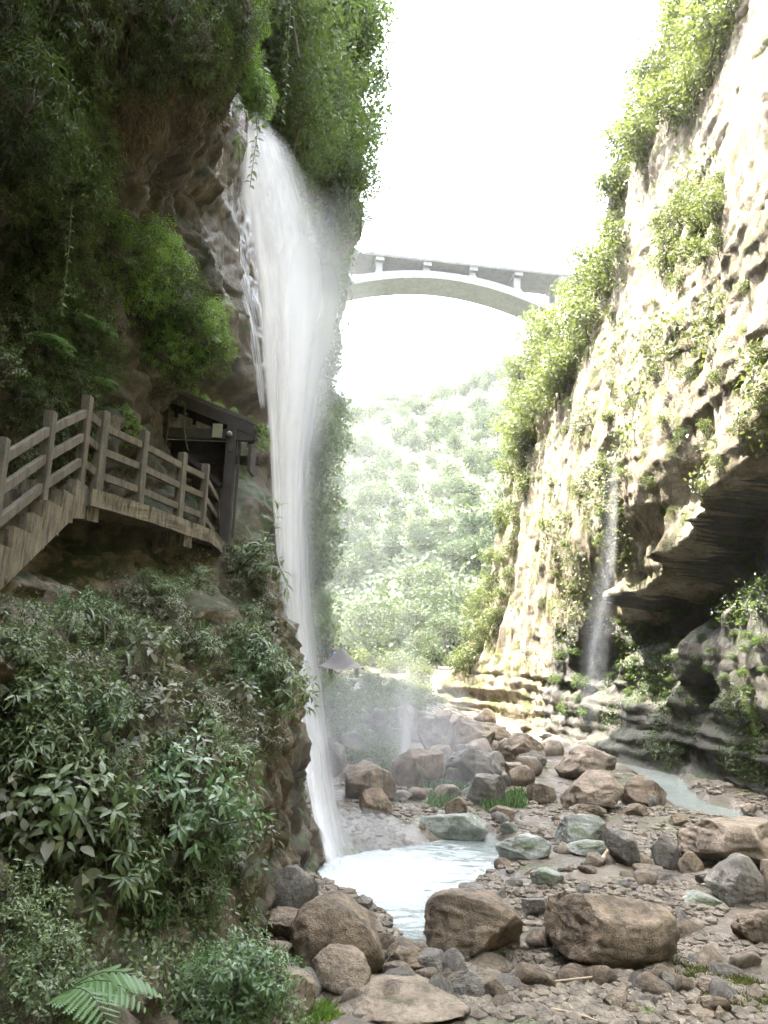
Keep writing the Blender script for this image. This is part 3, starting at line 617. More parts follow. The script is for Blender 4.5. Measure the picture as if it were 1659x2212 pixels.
tr_ = empty('trickle_fall', P(1270, 1590, 36), 'thin trickle falling past the mossy lip of the right wall', 'waterfall'); tr_['kind'] = 'structure'
for nm, rows, mt, kw in (('thread', [(880, 1305, 1350, 34.5), (1020, 1300, 1342, 34.5), (1180, 1285, 1340, 34.5), (1300, 1255, 1335, 34.8), (1450, 1235, 1325, 35), (1600, 1230, 1310, 35.4)], c6, dict(bulge=0.3, ptop=0.3, pbot=0.15, seed=12)),
                         ('thread', [(1170, 1310, 1338, 34.3), (1260, 1296, 1322, 34.3), (1400, 1262, 1292, 34.6), (1590, 1255, 1285, 35)], c6, dict(bulge=0.2, ptop=0.3, pbot=0.4, seed=13))):
    reparent(fall_sheet(nm, rows, mt, tr_, **kw), tr_)

# ------------------------------------------------------------------ walkway, steps and railing
posts = [(7, 915.6, -22, 1195, 7.35), (114, 881, 83, 1098, 8.6), (197, 860, 162, 1049, 9.8), (233, 878, 201.6, 1064.6, 10.05), (317, 922, 293, 1093, 10.9), (401, 968, 379, 1121, 12.05), (449, 998, 430, 1146, 12.75), (473, 1039, 463, 1165, 14.6)]
DZ = 6.06
base = []
for i, (tx, ty, bx, by, Y) in enumerate(posts):
    a = P(bx, by, Y); z = a.z if i < 3 else DZ
    m_ = P((tx+bx)/2, (ty+by)/2, Y)
    base.append(Vector((m_.x, Y, z)))
base[2].z = DZ + 0.12
HT = [1.12]*8
wk = empty('walkway', (base[3].x - 0.6, base[3].y, DZ), 'concrete cliff walkway with steps and three-bar railing', 'walkway')
def walk(mb, name, mat, **k):
    o = mb.build(name, mat, wk, **k); reparent(o, wk); return o
for i, p in enumerate(base):
    nx = base[min(i+1, 7)] - base[max(i-1, 0)]; ang = math.atan2(nx.y, nx.x)
    walk(MB().box((p.x, p.y, p.z + HT[i]/2 - 0.04), (0.125, 0.115, HT[i] + 0.08), rz=ang), 'post', MAT['concrete_rail'], bevel=0.012)
for i in range(7):
    a, b_ = base[i], base[i+1]
    for h in (0.25, 0.58, 0.90):
        d = (b_ - a).normalized()
        walk(MB().bar(a + Vector((0, 0, h)) + d*0.06, b_ + Vector((0, 0, h)) - d*0.06, 0.06, 0.10), 'rail', MAT['concrete_rail'], bevel=0.008)
# deck
inner = Vector((-1.25, 0.45, 0))
pl = [base[3] + Vector((-0.02, -0.22, 0)), base[4] + Vector((0.13, 0, 0)), base[5] + Vector((0.14, 0, 0)), base[6] + Vector((0.14, 0.02, 0)), base[7] + Vector((0.16, 0.3, 0))]
poly = [Vector((p.x, p.y, DZ - 0.14)) for p in pl] + [Vector((p.x - 1.7, p.y + 0.5, DZ - 0.14)) for p in reversed(pl)]
walk(MB().prism(poly, None, Vector((0, 0, 0.14))), 'deck_slab', MAT['concrete_deck'], rough=0.02)
ep = [Vector((p.x + 0.02, p.y, DZ - 0.09)) for p in pl]
for i in range(4): walk(MB().bar(ep[i], ep[i+1], 0.10, 0.22), 'edge_beam', MAT['concrete_deck'], rough=0.018)
for i in (0, 2, 4):
    p = Vector((ep[i].x, ep[i].y + (0.12 if i == 0 else 0), DZ - 0.26)); walk(MB().bar(p + Vector((0.03, 0, 0)), p + Vector((-2.2, 0.9, 0)), 0.2, 0.24), 'cross_beam', MAT['concrete_deck'], rough=0.012)
    walk(MB().bar(p + Vector((-0.45, 0.2, -0.08)), p + Vector((-1.5, 0.65, -1.0)), 0.13, 0.13), 'brace', MAT['concrete_deck'], bevel=0.01)
# steps descending toward the viewer
ns = 8
sa = Vector((base[2].x + 0.10, base[2].y - 0.02, DZ + 0.02)); sb_ = Vector((base[0].x + 0.10, base[0].y - 0.9, P(-60, 1290, 6.5).z - 0.1))
sdir = (sb_ - sa); 
for i in range(ns):
    f0 = i/ns; a = sa.lerp(sb_, f0); b_ = sa.lerp(sb_, (i+1)/ns)
    top = a.z - 0.02*0; y0, y1 = a.y, b_.y
    cx = (a.x + b_.x)/2
    walk(MB().box((cx - 0.72, (y0+y1)/2, top - 0.16), (1.45, abs(y1-y0) + 0.05, 0.30)), 'step', MAT['concrete_deck'], rough=0.012)

teeth = []
for i in range(ns):
    a = sa.lerp(sb_, i/ns); b_ = sa.lerp(sb_, (i+1)/ns); teeth += [Vector((a.x + 0.03, a.y, a.z + 0.015)), Vector((b_.x + 0.03, b_.y, a.z + 0.015))]
low = [Vector((sb_.x + 0.03, sb_.y, sb_.z - 0.38)), Vector((sa.x + 0.03, sa.y - 0.35, sa.z - 0.46)), Vector((sa.x + 0.03, sa.y, sa.z - 0.40))]
walk(MB().prism(teeth + low, None, Vector((-0.11, 0, 0))), 'stringer', MAT['concrete_deck'])

# ------------------------------------------------------------------ timber shelter on the walkway
sh = empty('walkway_shelter', (-3.0, 14.4, DZ), 'dark timber lean-to shelter with mossy roof over the walkway', 'shelter')
def shp(mb, name, mat, parent=None, **k):
    o = mb.build(name, mat, parent or sh, **k)
    if parent is None: reparent(o, sh)
    return o
SY = 14.3
cb_, ct = P(484, 1160, SY), P(503, 930, SY); cx = (cb_.x+ct.x)/2
shp(MB().box((cx, SY, (cb_.z+ct.z)/2 - 0.05), (0.18, 0.18, ct.z-cb_.z+0.35)), 'column', MAT['dark_timber'], bevel=0.012)
shp(MB().box((cx + 0.13, SY + 0.12, (cb_.z+ct.z)/2 - 0.05), (0.035, 0.12, ct.z-cb_.z+0.2)), 'column_trim', MAT['dark_timber'])
shp(MB().box((cx - 1.8, SY+0.6, (cb_.z+ct.z)/2), (0.18, 0.18, ct.z-cb_.z+0.3)), 'column', MAT['dark_timber'], bevel=0.012)
b1 = P(300, 935, SY); b2 = P(548, 935, SY)
bz = P(430, 938, SY).z
shp(MB().bar((cx - 2.4, SY + 0.02, bz + 0.02), (cx + 0.45, SY + 0.02, bz), 0.12, 0.2), 'tie_beam', MAT['dark_timber'], bevel=0.01)
shp(MB().bar((cx - 1.9, SY + 0.9, bz - 0.25), (cx + 0.4, SY + 0.9, bz - 0.25), 0.12, 0.16), 'tie_beam', MAT['dark_timber'], bevel=0.01)
shp(MB().bar((cx + 0.02, SY - 0.1, bz - 0.28), (cx - 0.25, SY + 1.1, bz - 0.28), 0.10, 0.14), 'side_beam', MAT['dark_timber'], bevel=0.01)
shp(MB().bar((cx + 0.36, SY - 0.05, bz - 0.42), (cx + 0.36, SY + 0.5, bz - 0.42), 0.06, 0.5), 'side_board', MAT['dark_timber'])
shp(MB().bar((cx - 0.15, SY + 0.1, bz - 0.95), (cx - 0.9, SY + 0.1, bz - 0.35), 0.08, 0.08), 'knee_brace', MAT['dark_timber'])
r0 = P(380, 848, SY); r1 = P(560, 921, SY)
sl = (r1 - r0); up = Vector((0, -1, 0)).cross(sl).normalized()
if up.z < 0: up = -up
roof_c = [r0, r1]
shp(MB().prism([r0 - sl*0.75, r1, r1 + up*0.05, r0 - sl*0.75 + up*0.05], None, Vector((-0.3, 1.25, 0))), 'roof_deck', MAT['roof_tile'])
fa = MB().prism([r0 - sl*0.75 - up*0.02, r1 - up*0.02 + sl*0.01, r1 - up*0.22 + sl*0.01, r0 - sl*0.75 - up*0.22], None, Vector((0, 0.05, 0)))
for v in range(len(fa.v)): fa.v[v] = tuple(Vector(fa.v[v]) + Vector((0, -0.05, 0)))
shp(fa, 'fascia_board', MAT['dark_timber'])
for k in range(5):
    q = r0.lerp(r1, 0.02 + 0.235*k) - up*0.08 
    shp(MB().bar(q + Vector((0, 0.02, 0)), q + Vector((-0.28, 1.15, 0)), 0.07, 0.10), 'purlin', MAT['dark_timber'])
for k in range(4):
    q = r0 - sl*0.72
    shp(MB().bar(q + Vector((-0.03 - 0.08*k, 0.13 + 0.33*k, 0)) + up*0.075, r1 + Vector((-0.03 - 0.08*k, 0.13+0.33*k, 0)) + up*0.075 + sl*0.03, 0.24, 0.035), 'roof_tile_row', MAT['roof_tile'], bevel=0.01)
shp(MB().box((cx - 1.35, SY + 1.25, DZ + 1.15), (2.3, 0.05, 2.3)), 'interior_shade_panel', MAT['dark_timber'])  # dark sheet added to stand for the shade inside the shelter
sg = P(470, 931, SY - 0.1)
o = MB().box((sg.x, SY - 0.12, sg.z), (0.185, 0.02, 0.27)).build('sign_board', MAT['sign_plate'], None, bevel=0.004)
tag(o, 'small blank pale rectangular plate fixed to the shelter tie beam', 'sign')
lp = P(495, 936.5, SY - 0.14)
lr = empty('round_lamp', (lp.x, SY - 0.10, lp.z), 'small round cream lamp beside the pale plate on the shelter', 'lamp')
v, f = tube([(0, 0, 0), (0, -0.03, 0), (0, -0.06, 0), (0, -0.065, 0)], [0.055, 0.055, 0.045, 0.001], 14); obj('lamp_body', mesh_from('lamp_body', v, f, MAT['lamp_plastic']), lr)
for dx in (-0.018, 0.018):
    v, f = tube([(dx, -0.05, 0.008), (dx, -0.07, 0.008)], [0.011, 0.009], 8); obj('lamp_eye', mesh_from('lamp_eye', v, f, MAT['dark_timber']), lr)

# ------------------------------------------------------------------ road bridge
BA, BB = Vector((-4.6, 140.0, 0)), Vector((39.8, 146.6, 0)); bt = (BB - BA).normalized(); bn = Vector((-bt.y, bt.x, 0))   # bn points away
BZ = P(780, 540, 140).z
def bp(x, back, z):      # x in world X along the bridge
    return BA + bt*((x - BA.x)/bt.x) + bn*back + Vector((0, 0, BZ + z))
br = empty('arch_bridge', (10, 143, BZ - 12), 'pale concrete open-spandrel arch road bridge high above the gorge', 'bridge')
def brp(mb, name, mat=None, **k):
    o = mb.build(name, mat or MAT['concrete_bridge'], br, **k); reparent(o, br); return o
XL, XR = -48, 64
brp(MB().prism([bp(XL, 0, -0.9), bp(XL, 8.5, -0.9), bp(XR, 8.5, -0.9), bp(XR, 0, -0.9)], None, Vector((0, 0, 0.35))), 'deck')
for back in (0.0, 8.4):
    x = XL
    brp(MB().bar(bp(XL, back, -0.52), bp(XR, back, -0.52), 0.30, 0.42), 'kerb_beam')
    brp(MB().bar(bp(XL, back, 0.02), bp(XR, back, 0.02), 0.10, 0.10), 'hand_rail')
    brp(MB().bar(bp(XL, back, -0.18), bp(XR, back, -0.18), 0.06, 0.07), 'lower_rail')
k = 0; x = -10.0
while x < 46:
    brp(MB().box(bp(x, 0.0, -0.16), (0.16, 0.14, 0.36)), 'baluster'); x += 1.55
CR = 10.2
def arch_top(x): return -2.4 - 4.4*((x - CR)/22.0)**2
for b0, b1_ in ((0.8, 8.2),):
    Vv = []; nseg = 44
    xs_ = np.linspace(CR - 42, CR + 42, nseg)
    for x in xs_:
        th = 1.5 + 0.6*abs((x-CR)/42)
        for bk, dz in ((b0, 0), (b1_, 0), (b1_, -th), (b0, -th)): Vv.append(bp(x, bk, arch_top(x) + dz)[:])
    Ff = []
    for i in range(nseg-1):
        for k in range(4): Ff.append((i*4+k, i*4+(k+1) % 4, (i+1)*4+(k+1) % 4, (i+1)*4+k))
    Ff += [(3, 2, 1, 0), tuple((nseg-1)*4+k for k in range(4))]
    o = obj('arch_rib', mesh_from('arch_rib', np.array(Vv), Ff, MAT['concrete_bridge'], smooth_=False), br); reparent(o, br)
for x in (-29.8, -20.6, -11.5, -2.4, 6.9, 16.1, 25.2, 34.2, 43.4):
    zt = arch_top(x) - 0.05
    if zt < -1.9:
        brp(MB().bar(bp(x, 0.25, -1.28), bp(x, 7.9, -1.28), 1.7, 0.75, up=Vector((0, 0, 1))), 'cap_beam', bevel=0.06)
        for bk in (1.6, 6.2):
            brp(MB().box((bp(x, bk, 0).x, bp(x, bk, 0).y, BZ + (zt - 1.6)/2), (1.25, 0.9, abs(zt + 1.6) + 0.1)), 'spandrel_column', bevel=0.05)
        brp(MB().bar(bp(x, 1.0, zt + 0.15), bp(x, 6.8, zt + 0.15), 1.6, 0.5), 'column_plinth', bevel=0.05)

# ------------------------------------------------------------------ plants: leaf builders
def rdir(n, rng): 
    a = rng.normal(size=(n, 3)); return norm(a)
def bush_leaves(seed, rad=(0.5, 0.5, 0.45), nspr=45, per=7, L=0.11, droop=0.35, clump=0.35, up=0.3, spread=0.09):
    """leaves in whorls at twig ends spread through an uneven crown; returns pos, dir, upvec, len"""
    rng = np.random.default_rng(seed)
    d = rdir(nspr, rng); d[:, 2] += up; d = norm(d)
    lump = 1 + clump*fbm(d*1.6 + seed*3.1, 3, seed)*1.6
    r = (0.55 + 0.45*rng.random(nspr)**0.5)*lump
    c = d*r[:, None]*np.array(rad)
    pos = []; dr = []; u = []; ln = []
    for i in range(nspr):
        ax = norm((d[i] + np.array([0, 0, 0.25]) + rng.normal(size=3)*0.25)[None])[0]
        t1 = norm(np.cross(ax, rng.normal(size=3))[None])[0]; t2 = np.cross(ax, t1)
        k = per + rng.integers(-2, 3); a = np.arange(k)*2.4 + rng.random()*6
        out = np.cos(a)[:, None]*t1 + np.sin(a)[:, None]*t2
        f = np.linspace(0, 1, k)[:, None]
        dd = norm(out*(1.0 - 0.3*f) + ax*(0.15 + 0.7*f) + np.array([0, 0, -droop]) + rng.normal(size=(k, 3))*0.15)
        pos.append(c[i] + ax*(f - 0.6)*spread + out*0.012); dr.append(dd); u.append(norm(np.tile(ax + np.array([0, 0, 0.6]), (k, 1)) + 0.2*rng.normal(size=(k, 3)))); ln.append(L*(0.65 + 0.6*rng.random(k))*(1 - 0.25*f[:, 0]))
    return np.concatenate(pos), np.concatenate(dr), np.concatenate(u), np.concatenate(ln), c
def stems_geo(c, root, rng, r0=0.012, n=12):
    parts = []
    for i in rng.permutation(len(c))[:n]:
        e = Vector(c[i]); a = Vector(root); mid = a.lerp(e, 0.5) + Vector((0, 0, 0.12*e.length))
        parts.append(tube([a, mid, e], [r0, r0*0.7, r0*0.35], 5))
    return join(parts)
ONE_LEAF = {}
def one_leaf(matname, wr, k=0):
    key = (matname, wr, k)
    if key not in ONE_LEAF:
        tv, tf = T_HI; tv = tv.copy(); tv[:, 0] *= wr; tv[:, 2] += -0.12*k*tv[:, 1]**2
        ONE_LEAF[key] = mesh_from('leaf', tv, tf, MAT[matname], attr={'lv': np.full(len(tv), (k*0.37) % 1)})
    return ONE_LEAF[key]
def leaf_matrix(p, d, u, s):
    y = Vector(d).normalized(); x = y.cross(Vector(u)).normalized(); z = x.cross(y)
    M = Matrix((x, y, z)).transposed().to_4x4(); M = Matrix.Translation(Vector(p)) @ M @ Matrix.Scale(s, 4); return M

# ------------------------------------------------------------------ plants on the near left cliff
def inpoly(px, py, poly):
    r = False; n = len(poly)
    for i in range(n):
        x1, y1 = poly[i]; x2, y2 = poly[(i+1) % n]
        if (y1 > py) != (y2 > py) and px < (x2-x1)*(py-y1)/(y2-y1) + x1: r = not r
    return r
def scatter(poly, n, mind, rng, holes=()):
    xs_, ys_ = [p[0] for p in poly], [p[1] for p in poly]; out = []; tries = 0
    while len(out) < n and tries < n*60:
        tries += 1; x = rng.uniform(min(xs_), max(xs_)); y = rng.uniform(min(ys_), max(ys_))
        if not inpoly(x, y, poly) or any(inpoly(x, y, h) for h in holes): continue
        if any((x-a)**2 + (y-b)**2 < mind**2 for a, b in out): continue
        out.append((x, y))
    return out
VAR = {}
def species(name, mat, nvar, wr, tmpl, **kw):
    VAR[name] = []
    for k in range(nvar):
        rng = np.random.default_rng(100 + k); pos, dr, u, ln, c = bush_leaves(hash_seed(name) + k, **kw)
        V, F, lv = leaf_geo(pos, dr, u, ln, wr, tmpl, rng=rng)
        sv, sf = stems_geo(c, (0, 0, -0.25), rng, 0.01*kw.get('rad', (0.5,))[0]/0.5)
        VAR[name].append(dict(leaf=mesh_from('foliage', V, F, MAT[mat], attr={'lv': lv}), stem=mesh_from('stem', sv, sf, MAT['bark']), data=(pos, dr, u, ln), mat=mat, wr=wr))
def hash_seed(s): return sum(ord(c)*(i+3) for i, c in enumerate(s)) % 9000
species('broad', 'leaf_broad', 6, 0.38, T_HI, rad=(0.44, 0.44, 0.40), nspr=75, per=7, L=0.125, droop=0.45)
species('slim', 'leaf_broad', 5, 0.26, T_HI, rad=(0.44, 0.44, 0.40), nspr=78, per=8, L=0.14, droop=0.6)
species('fresh', 'leaf_fresh', 5, 0.34, T_HI, rad=(0.44, 0.44, 0.42), nspr=90, per=8, L=0.095, droop=0.5)
species('large', 'leaf_olive', 4, 0.62, T_HI, rad=(0.46, 0.46, 0.40), nspr=34, per=5, L=0.15, droop=0.5)
species('olive', 'leaf_olive', 4, 0.42, T_HI, rad=(0.44, 0.44, 0.40), nspr=70, per=7, L=0.085, droop=0.35)
species('small', 'leaf_broad', 5, 0.5, T_HI, rad=(0.4, 0.4, 0.36), nspr=95, per=7, L=0.06, droop=0.3)
species('fine', 'leaf_dark', 6, 0.2, T_LO, rad=(0.5, 0.5, 0.48), nspr=150, per=8, L=0.12, droop=0.6)
species('bright', 'leaf_bright', 5, 0.3, T_LO, rad=(0.45, 0.45, 0.45), nspr=140, per=8, L=0.10, droop=0.7)
LEAFCOUNT = 0
def shrub(name, sp, loc, rad, rz, label, group=None, cat='shrub', leaves=0, squash=1.0, rng=random):
    global LEAFCOUNT
    v = rng.choice(VAR[sp]); e = empty(name, loc, label, cat, group); e.rotation_euler = (rng.uniform(-.15, .15), rng.uniform(-.15, .15), rz); e.scale = (rad, rad, rad*squash)
    fo = obj('foliage', v['leaf'], e); fo['kind'] = 'stuff'
    obj('stem', v['stem'], e)
    if leaves:
        pos, dr, u, ln = v['data']; Rm = Matrix.Rotation(-rz, 3, 'Z')
        toc = Rm @ (CP - Vector(loc)).normalized(); toc = np.array(toc[:])
        sc = pos @ toc + 0.25*pos[:, 2]; idx = np.argsort(-sc)[:leaves*3]; idx = np.random.default_rng(int(rng.random()*1e6)).permutation(idx)[:leaves]
        for i in idx:
            lo = bpy.data.objects.new('leaf', one_leaf(v['mat'], v['wr'], int(i) % 3)); COL.objects.link(lo); lo.parent = e
            lo.matrix_local = leaf_matrix(pos[i] + toc*0.03, dr[i], u[i] + 0.3*toc, ln[i]*1.12); LEAFCOUNT += 1
    return e
rg = np.random.default_rng(5); random.seed(11)
def near_label(base, px, py, marks):
    return base + ' ' + min(marks, key=lambda t: (t[0]-px)**2 + (t[1]-py)**2)[2]
M1 = [(60, 1380, 'just below the steps'), (230, 1320, 'below the middle of the walkway'), (400, 1270, 'below the far walkway end'), (560, 1300, 'under the leafy twigs by the water'), (590, 1440, 'at the corner over the water'), (500, 1420, 'left of the cliff corner'), (60, 1530, 'at the left edge, upper part'), (200, 1520, 'left of the bare tan patch'), (330, 1450, 'above the bare tan patch'), (440, 1520, 'right above the bare tan rock'), (300, 1640, 'above the large dense shrub'), (140, 1650, 'above the big arching blades'), (520, 1680, 'beside the bare rock corner'), (40, 1720, 'at the left edge, middle part'), (250, 1750, 'left of the large dense shrub'), (480, 1830, 'at the lower right of the growth'), (330, 1880, 'below the large dense shrub'), (40, 1920, 'at the left edge by the hollow')]
def place(names, px, py, rad, outk=0.5):
    h = hit(names, px, py)
    if h is None: return None
    n = Vector((h[1].x, h[1].y, h[1].z*0.3)).normalized(); return h[0] + n*rad*outk
HOLES = [[(385, 1580), (480, 1580), (480, 1665), (385, 1665)], [(565, 1570), (640, 1570), (640, 1960), (545, 1960)], [(70, 1895), (255, 1895), (255, 1995), (70, 1995)], [(330, 1500), (400, 1500), (420, 1590), (340, 1580)]]
Z1 = [(0, 1360), (130, 1340), (250, 1275), (430, 1215), (520, 1210), (595, 1290), (622, 1480), (605, 1560), (560, 1610), (545, 1760), (505, 1860), (425, 1900), (440, 1950), (260, 1960), (60, 1980), (0, 2000)]
for i, (x, y) in enumerate(scatter(Z1, 100, 36, rg, HOLES)):
    sp = random.choice(['broad', 'slim', 'small', 'small', 'fresh', 'olive', 'olive', 'large']); r = random.uniform(0.55, 0.95)*(0.85 if y < 1400 else 1)
    p = place(['left_cliff'], x, y, r*0.42, 0.35)
    if p: shrub('leafy_shrub', sp, p, r, random.uniform(0, 6.28), near_label({'broad': 'broad-leaved grey-green shrub', 'slim': 'slim-leaved green shrub', 'small': 'small-leaved green shrub', 'fresh': 'fresh green shrub', 'olive': 'dull olive-brown shrub', 'large': 'shrub with large rounded olive leaves'}[sp], x, y, M1), 'shrubs covering the lower left cliff', leaves=18, rng=random)
Z2 = [(0, 2010), (90, 2040), (130, 2120), (150, 2230), (0, 2230)]
for x, y in scatter(Z2, 9, 40, rg):
    p = place(['left_cliff'], x, y, .4, 0.4)
    if p: shrub('leafy_shrub', 'small', p, random.uniform(0.55, 0.8), random.uniform(0, 6.28), near_label('small-leaved shrub', x, y, [(20, 2040, 'left of the hollow at the bottom left'), (30, 2120, 'at the bottom left edge'), (30, 2200, 'in the very bottom left corner'), (110, 2100, 'just left of the bright fern'), (120, 2200, 'under the bright fern')]), 'shrubs in the bottom left corner', leaves=18)
Z2b = [(430, 2110), (520, 2085), (600, 2130), (640, 2230), (320, 2230)]
for x, y in scatter(Z2b, 10, 40, rg):
    p = P(x, y, 7.0)
    shrub('leafy_shrub', random.choice(['fresh', 'fresh', 'small']), p, random.uniform(0.6, 0.85), random.uniform(0, 6.28), near_label('fresh green shrub', x, y, [(450, 2130, 'at the upper left of the bottom clump'), (530, 2110, 'at the top of the bottom clump'), (590, 2160, 'against the striped bottom rock'), (380, 2205, 'right of the bright fern'), (470, 2200, 'at the bottom edge, middle of the clump'), (580, 2215, 'at the bottom edge beside striped rock')]), 'shrubs beside the bottom rocks', leaves=18)
for x, y, r, sp, lab in ((385, 1740, 1.5, 'fresh', 'large dense bright green shrub in the middle of the lower left cliff'),
                         (455, 1800, 1.0, 'fresh', 'drooping green shrub hanging just right of the large dense one'),
                         (200, 1890, 1.05, 'slim', 'drooping pointed-leaf shrub above the dark rock hollow'),
                         (100, 1740, 1.1, 'broad', 'broad-leaved shrub near the left edge under the arching blades'),
                         (70, 1870, 1.0, 'large', 'large pale-leaved shrub at the left edge beside the hollow'),
                         (580, 1490, 1.15, 'slim', 'shrub on the cliff corner overlapping the falling water'),
                         (530, 1225, 1.1, 'slim', 'leafy shrub at the foot of the shelter column')):
    p = place(['left_cliff'], x, y, r*0.42, 0.5)
    if p: shrub('leafy_shrub', sp, p, r, random.uniform(0, 6.28), lab, leaves=60)
Z3 = [(0, 140), (110, 170), (185, 270), (185, 420), (110, 520), (0, 500)]
for x, y in scatter(Z3, 15, 48, rg):
    p = place(['left_cliff'], x, y, .5, 0.45)
    if p: shrub('fine_leaved_shrub', 'fine', p, random.uniform(0.75, 1.05), random.uniform(0, 6.28), near_label('olive fine-leaved shrub', x, y, [(30, 180, 'high on the upper left edge'), (140, 240, 'beside the long hanging vine'), (30, 330, 'at the left edge, mid height'), (150, 360, 'bulging beside the dark overhang'), (40, 470, 'low at the upper left edge'), (110, 470, 'low beside the dark overhang')]), 'olive shrubs at the upper left edge')
Z4 = [(235, 480), (320, 510), (400, 610), (465, 690), (445, 800), (350, 830), (330, 720), (250, 610)]
for x, y in scatter(Z4, 22, 36, rg):
    p = place(['left_cliff'], x, y, .4, 0.4)
    if p: shrub('fine_leaved_shrub', random.choice(['bright', 'bright', 'fine']), p, random.uniform(0.65, 0.95), random.uniform(0, 6.28), near_label('bright green fine-leaved shrub', x, y, [(260, 520, 'at the upper left of the ledge'), (340, 560, 'in the middle of the ledge'), (400, 640, 'halfway down the ledge edge'), (450, 700, 'at the right tip beside wet rock'), (330, 680, 'on the inner ledge'), (360, 780, 'just above the shelter roof'), (430, 780, 'above the shelter, near wet rock')]), 'bright shrubs above the shelter')
Z5 = [(0, 0), (520, 0), (500, 150), (430, 200), (200, 160), (100, 120), (0, 110)]
for x, y in scatter(Z5, 24, 50, rg):
    p = place(['left_cliff'], x, y, .35, 0.3)
    if p: shrub('fine_leaved_shrub', 'fine', p, random.uniform(0.55, 0.9), random.uniform(0, 6.28), near_label('dark straggling shrub', x, y, [(30, 40, 'in the top left corner'), (130, 60, 'left of the hanging vine top'), (220, 60, 'right of the hanging vine top'), (320, 60, 'at the middle of the top overhang'), (400, 130, 'above the pale bare streak'), (470, 60, 'beside the bright crest shrubs')]), 'dark shrubs along the top left overhang', squash=1.3)
Z6 = [(475, -20), (545, -10), (560, 100), (575, 215), (550, 250), (515, 160), (480, 80)]
for x, y in scatter(Z6, 15, 26, rg):
    p = P(min(x, 560), y, 12.2)
    shrub('bright_leafy_shrub', 'bright', p, random.uniform(0.5, 0.72), random.uniform(0, 6.28), 'bright backlit green shrub on the overhang beside the fall crest', 'backlit shrubs at the crest of the fall', squash=1.2)
Z7 = [(0, 520), (120, 560), (210, 640), (225, 800), (180, 850), (0, 900)]
for x, y in scatter(Z7, 24, 44, rg):
    p = place(['left_cliff'], x, y, .35, 0.35)
    if p: shrub('fine_leaved_shrub', random.choice(['fine', 'fine', 'small']), p, random.uniform(0.55, 0.9), random.uniform(0, 6.28), near_label('dark shrub', x, y, [(40, 570, 'on the shaded left edge, highest'), (40, 700, 'on the left edge by the large fern'), (40, 850, 'on the left edge above the railing'), (140, 650, 'on the shaded cliff by the thin vine'), (140, 780, 'above the railing corner'), (200, 720, 'beside the bright ledge shrubs')]), 'dark shrubs above the steps')
Z8 = [(15, 915), (110, 900), (190, 880), (240, 930), (160, 1040), (20, 1080)]
for x, y in scatter(Z8, 20, 26, rg):
    p = place(['left_cliff'], x, y, .3, 0.25)
    if p: shrub('ivy_clump', 'small', p, random.uniform(0.45, 0.65), random.uniform(0, 6.28), 'dark ivy clump on the wall behind the railing', 'ivy behind the railing', cat='ivy')
for x, y, r in ((272, 930, 0.55), (262, 900, 0.45)):
    shrub('bright_leafy_shrub', 'bright', P(x, y, 11.6), r, 1.0, 'small bright green plant behind the railing left of the shelter', 'bright plants behind the railing', cat='plant')
Z9 = [(385, 845), (470, 880), (540, 905), (560, 918), (470, 895), (380, 860)]
for x, y in ((390, 845), (415, 850), (440, 868), (470, 880), (505, 893), (540, 908), (565, 930), (570, 960)):
    shrub('roof_weed', 'bright', P(x, y, SY - 0.05 + (0.3 if x < 560 else 0)), random.uniform(0.22, 0.36), random.uniform(0, 6), 'small green weed growing on the shelter roof edge', 'weeds on the shelter roof', cat='plant')
# tall twig with leaves rising in front of the water
tw = empty('leafy_twig', P(545, 1210, 13.4), 'slender leafy twig rising in front of the falling water', 'twig')
def twig(pts, n, ln, par, matn='leaf_broad', wr=0.26, seed=0):
    rr_ = random.Random(seed); loc = par.location; q = [p - loc for p in pts]
    v, f = tube(q, [0.012*(1 - 0.75*i/(len(q)-1)) for i in range(len(q))], 5); obj('stem', mesh_from('stem', v, f, MAT['bark']), par)
    for k in range(n):
        t = 0.25 + 0.75*k/(n-1); s_ = t*(len(q)-1); i = min(int(s_), len(q)-2); p = q[i].lerp(q[i+1], s_-i); ax = (q[i+1]-q[i]).normalized()
        a = k*2.4; side = Vector((math.cos(a), 0.4*math.sin(a), 0.2*math.sin(a*2)));
        d = (side + ax*0.5 + Vector((0, 0, -0.15))).normalized()
        lo = bpy.data.objects.new('leaf', one_leaf(matn, wr, k % 3)); COL.objects.link(lo); lo.parent = par; lo.matrix_local = leaf_matrix(p, d, Vector((0.2, -0.6, 0.8)), ln*rr_.uniform(0.7, 1.2))
twig([P(530, 1215, 13.4), P(560, 1190, 13.2), P(585, 1150, 13.1), P(604, 1085, 13.0)], 18, 0.24, tw, seed=1)
tw2 = empty('leafy_twig', P(545, 1240, 13.3), 'leafy twig leaning right across the water beneath the taller twig', 'twig')
twig([P(540, 1240, 13.3), P(580, 1220, 13.1), P(610, 1235, 13.0), P(622, 1275, 13.0)], 16, 0.2, tw2, seed=2)

